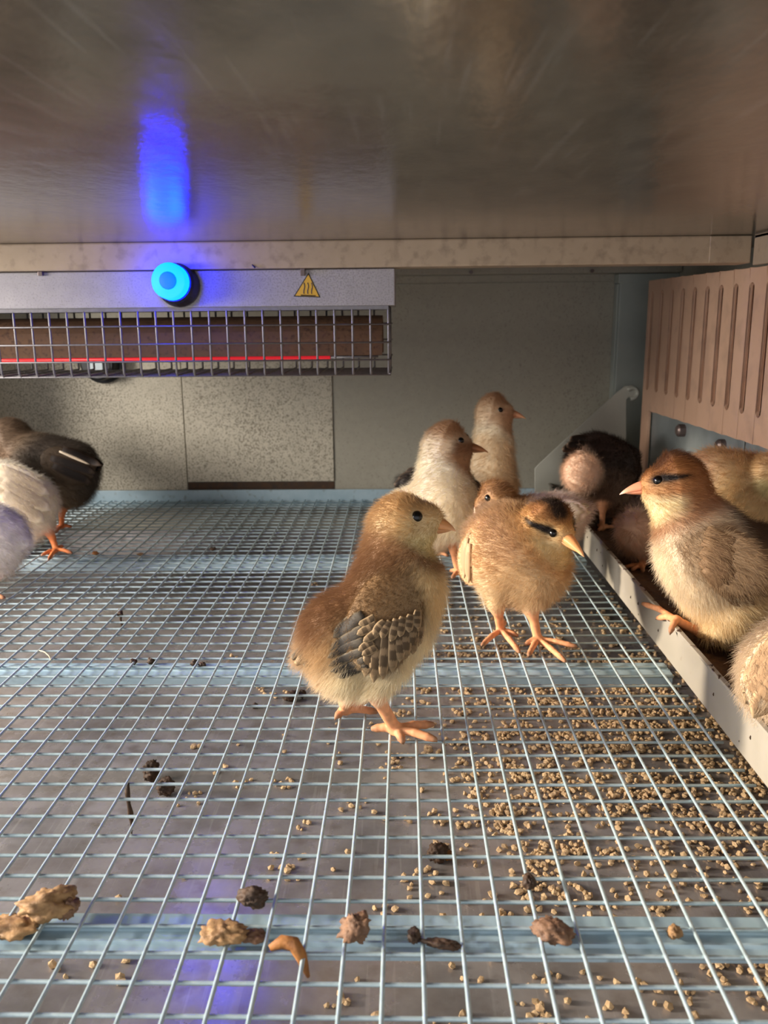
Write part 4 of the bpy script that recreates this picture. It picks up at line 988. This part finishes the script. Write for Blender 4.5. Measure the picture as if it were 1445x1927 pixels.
# ------------------------------------------------------------------ spilled feed and droppings
def lump(seed, n=1, amp=.28, sc=(1, 1, 1)):
    bm = bmesh.new(); bmesh.ops.create_icosphere(bm, subdivisions=n, radius=1.0)
    r_ = np.random.default_rng(seed)
    V = np.array([list(v.co) for v in bm.verts]); Fc = [[v.index for v in f.verts] for f in bm.faces]; bm.free()
    dv = r_.normal(0, 1, (5, 3)); ph = r_.random(5) * 6
    V = V * (1 + amp * (np.sin(V @ dv.T * 2.2 + ph).mean(1) * 1.6 + (r_.normal(0, .35, len(V)) if n < 3 else 0)))[:, None]
    return V * np.array(sc), Fc
cm = []
for q in range(8):
    V, Fc = lump(100 + q, 1, .3, (1, rng.uniform(.65, .9), rng.uniform(.6, .8))); me = mesh('feed_crumb', V, Fc); me.materials.append(MAT['feed']); cm.append(me)
P_ = []
def density(x, y):
    dx = 1 / (1 + math.exp(-(x - 34) / 15)); dy = 1 / (1 + math.exp(-(y - 196) / 18)) * (1 / (1 + math.exp((y - 700) / 40)))
    mid = math.exp(-((y - 480) / 150) ** 2)
    return .025 + dx * dy * (.11 + .75 * mid * (.45 + .9 * (vnoise(np.array([[x, y, 0.0]]), 28.0, 5)[0])))
rc = random.Random(4)
while len(P_) < 5600:
    x, y = rc.uniform(-140, 222), rc.uniform(190, 800)
    if rc.random() > density(x, y): continue
    nn = 1 if rc.random() < .45 else rc.randint(2, 7)
    for _ in range(nn):
        a_, b_ = x + rc.gauss(0, 3.6), y + rc.gauss(0, 3.6)
        if a_ < 226: P_.append((a_, b_, rc.uniform(1.05, 2.1), rc.random() * 6.28, rc.randrange(8)))
def _sz(p): return p[2] / max(120, p[1])
vis = [p for p in P_]
vis.sort(key=lambda p: -_sz(p))
bV, bF = [], []
for k, (x, y, r_, az, v) in enumerate(vis):
    if k < 300:
        o_ = bpy.data.objects.new('feed_crumb', cm[v]); link(o_); o_.location = Vector((x, y, TRAY + r_ * .6)) * S; o_.rotation_euler = (0, 0, az); o_.scale = (r_, r_, r_)
        tag(o_, 'small tan feed crumb lying on the metal tray below the wire floor', 'crumb', 'spilled feed crumbs on the tray')
    else:
        V, Fc = lump(100 + v, 1, .3, (1, .78, .7)); c, s = math.cos(az), math.sin(az)
        V = V * r_; V = np.stack([V[:, 0] * c - V[:, 1] * s + x, V[:, 0] * s + V[:, 1] * c + y, V[:, 2] + TRAY + r_ * .6], 1)
        n = len(bV) and sum(len(q) for q in bV); bF += [[i + n for i in f] for f in Fc]; bV.append(V)
o_ = obj('feed_crumbs', np.concatenate(bV), bF, MAT['feed'], None, (60, 450, TRAY)); tag(o_, 'scatter of farther tan feed crumbs over the tray toward the trough', 'crumbs', kind='stuff')

def blob(name, label, px, py, z, sx, sy, sz, mat, seed, cat='dropping', n=4, amp=.26, rot=0.0):
    V, Fc = lump(seed, n, amp); c, s = math.cos(rot), math.sin(rot)
    V = V * np.array([sx, sy, sz]); V = np.stack([V[:, 0] * c - V[:, 1] * s, V[:, 0] * s + V[:, 1] * c, V[:, 2]], 1)
    q_ = V / max(sx, sy, sz); nz_ = vnoise(q_ + 9, .22, seed) - .5; nz2 = vnoise(q_ + 5, .1, seed + 1) - .5
    V = V * (1 + .34 * nz_ + .42 * nz2)[:, None]
    V[:, 2] -= V[:, 2].min()
    b = onZ(px, py, z); o_ = obj(name, V + b, Fc, MAT[mat], None, b, smooth=True); tag(o_, label, cat); return o_
TZ = 1.4
blob('dropping', 'large glistening tan dropping on the wire at lower left', 100, 1722, TZ - 1, 9, 6, 4.5, 'drop_tan', 31, rot=.3)
blob('dropping', 'smaller pinkish dropping beside the large glistening one at lower left', 133, 1722, TZ - 1, 4.2, 3.6, 3, 'drop_pink', 32)
blob('dropping', 'broad pale brown smear on the front crossbar at the left edge', 22, 1760, -2.6, 10, 6, 2.2, 'drop_tan', 33)
blob('dropping', 'flat crumbly brown dropping on the left half of the front crossbar', 418, 1772, -1.2, 7.5, 4.6, 2.6, 'drop_tan', 34, rot=-.1)
blob('dropping', 'thin brown tail end of the flat crumbly dropping on the front crossbar', 470, 1770, -1.4, 5.2, 3, 1.6, 'drop_pink', 35, rot=-.1)
blob('dropping', 'black brown dropping caught on the wire just behind the front crossbar', 478, 1708, -1.4, 4.6, 3.2, 3, 'drop_dark', 36)
blob('dropping', 'round lumpy brown dropping on the middle of the front crossbar', 669, 1772, -1.4, 4.8, 4.2, 4.8, 'drop_pink', 37)
blob('dropping', 'long dark dropping lying along the front crossbar', 830, 1786, -.6, 6.2, 1.7, 1.7, 'drop_dark', 38, rot=-.08)
blob('dropping', 'small dark knob beside the long dark dropping on the front crossbar', 778, 1776, -.8, 2.2, 2.8, 2.2, 'drop_dark', 39)
blob('dropping', 'square brown dropping on the right half of the front crossbar', 1040, 1772, -2.8, 6.2, 4.6, 3.2, 'drop_pink', 40)
blob('dropping', 'small tan lump on the front crossbar near its right end', 1268, 1768, -2.8, 2.2, 2.6, 2.2, 'drop_tan', 41)
blob('dropping', 'dark dropping on the tray left of the front chick, rear one of a pair', 286, 1466, TRAY, 4.2, 5.5, 4.5, 'drop_dark', 42)
blob('dropping', 'brown dropping on the tray left of the front chick, front one of a pair', 311, 1497, TRAY, 4.6, 4.2, 5, 'drop_dark', 43)
blob('dropping', 'pair-shaped dark dropping on the tray at the heels of the front chick', 548, 1318, TRAY, 5, 3.6, 3.4, 'drop_dark', 44)
blob('dropping', 'small dark dropping at the heel of the front chick beside the pair-shaped one', 568, 1314, TRAY, 3, 2.8, 2.8, 'drop_dark', 45)
blob('dropping', 'dark dropping on the tray with feed crumbs heaped around it', 822, 1620, TRAY, 5.2, 4.6, 4.4, 'drop_dark', 46)
blob('dropping', 'mustard dropping touching the dark one among the feed crumbs', 846, 1618, TRAY, 3.2, 3, 2.4, 'drop_orange', 47)
blob('dropping', 'clod of brown feed and dropping hanging on the wire right of the front crossbar knob', 996, 1672, .2, 2, 3.6, 2.4, 'drop_dark', 48)
for k_, (x_, y_) in enumerate(((252, 1252), (284, 1250), (366, 1252), (380, 1258), (226, 1160), (480, 1332))):
    blob('dropping', ('dark speck of dropping on the second crossbar, leftmost of four', 'dark speck of dropping on the second crossbar, second of four', 'dark speck of dropping on the second crossbar, third of four', 'reddish speck of dropping on the second crossbar, fourth of four', 'dark dropping caught on the wire behind the second crossbar', 'brown dropping on the tray between the second crossbar and the wire rows')[k_],
         x_, y_, -2 if k_ < 4 else (-1.5 if k_ == 4 else TRAY), 1.9, 2.1, 1.7, 'drop_dark', 60 + k_)
def strand(name, label, pts, r, mat, cat):
    b = np.array(pts).mean(0); o_ = MB().tube(pts, r, 7).build(name, MAT[mat], None, b, smooth=True); tag(o_, label, cat)
a1 = onZ(507, 1784, 2.4); a2 = onZ(530, 1772, 3.6); a3 = onZ(553, 1776, 3.4); a4 = onZ(566, 1797, 1.4); a5 = onZ(572, 1815, -4); a6 = onZ(580, 1838, -9)
strand('dropping', 'orange brown curved dropping draped over the front crossbar edge', [a1, a2, a3, a4, a5, a6], [1.0, 2.2, 2.4, 2.0, 1.5, .6], 'drop_orange', 'dropping')
strand('dropping', 'thin stringy dropping hanging down from a wire at left', [onZ(240, 1474, 0) + np.array((0, 0, -z)) + np.array((math.sin(z) * .4, 0, 0)) for z in (0, 5, 10, 15, 20, 25)], [.8, 1.2, .8, 1.3, .7, .25], 'drop_dark', 'dropping')
strand('dropping', 'short stringy dropping hanging from a wire behind the second crossbar', [onZ(226, 1146, 0) + np.array((math.sin(z * .7) * .5, 0, -z)) for z in (0, 4, 8, 12, 16)], [1.4, 1.3, .8, 1.0, .3], 'drop_dark', 'dropping')
strand('straw', 'pale curved straw bit caught on the wire behind the second crossbar at left', [onZ(74, 1224, 1.6), onZ(84, 1227, 2.4), onZ(92, 1234, 1.8), onZ(96, 1242, 1.6)], [.3, .35, .35, .2], 'straw', 'straw')
for k_, (x_, y_) in enumerate(((180, 1044), (265, 1046), (400, 1036))):
    blob('feed_flake', ('bright orange feed flake on the third crossbar at left', 'tan feed flake on the third crossbar, middle of three', 'dark feed flake on the third crossbar, right of three')[k_], x_, y_, TZ - 1.5, 3.2, 2.2, 1.4, ('drop_orange', 'drop_tan', 'drop_dark')[k_], 80 + k_, 'flake', 2)
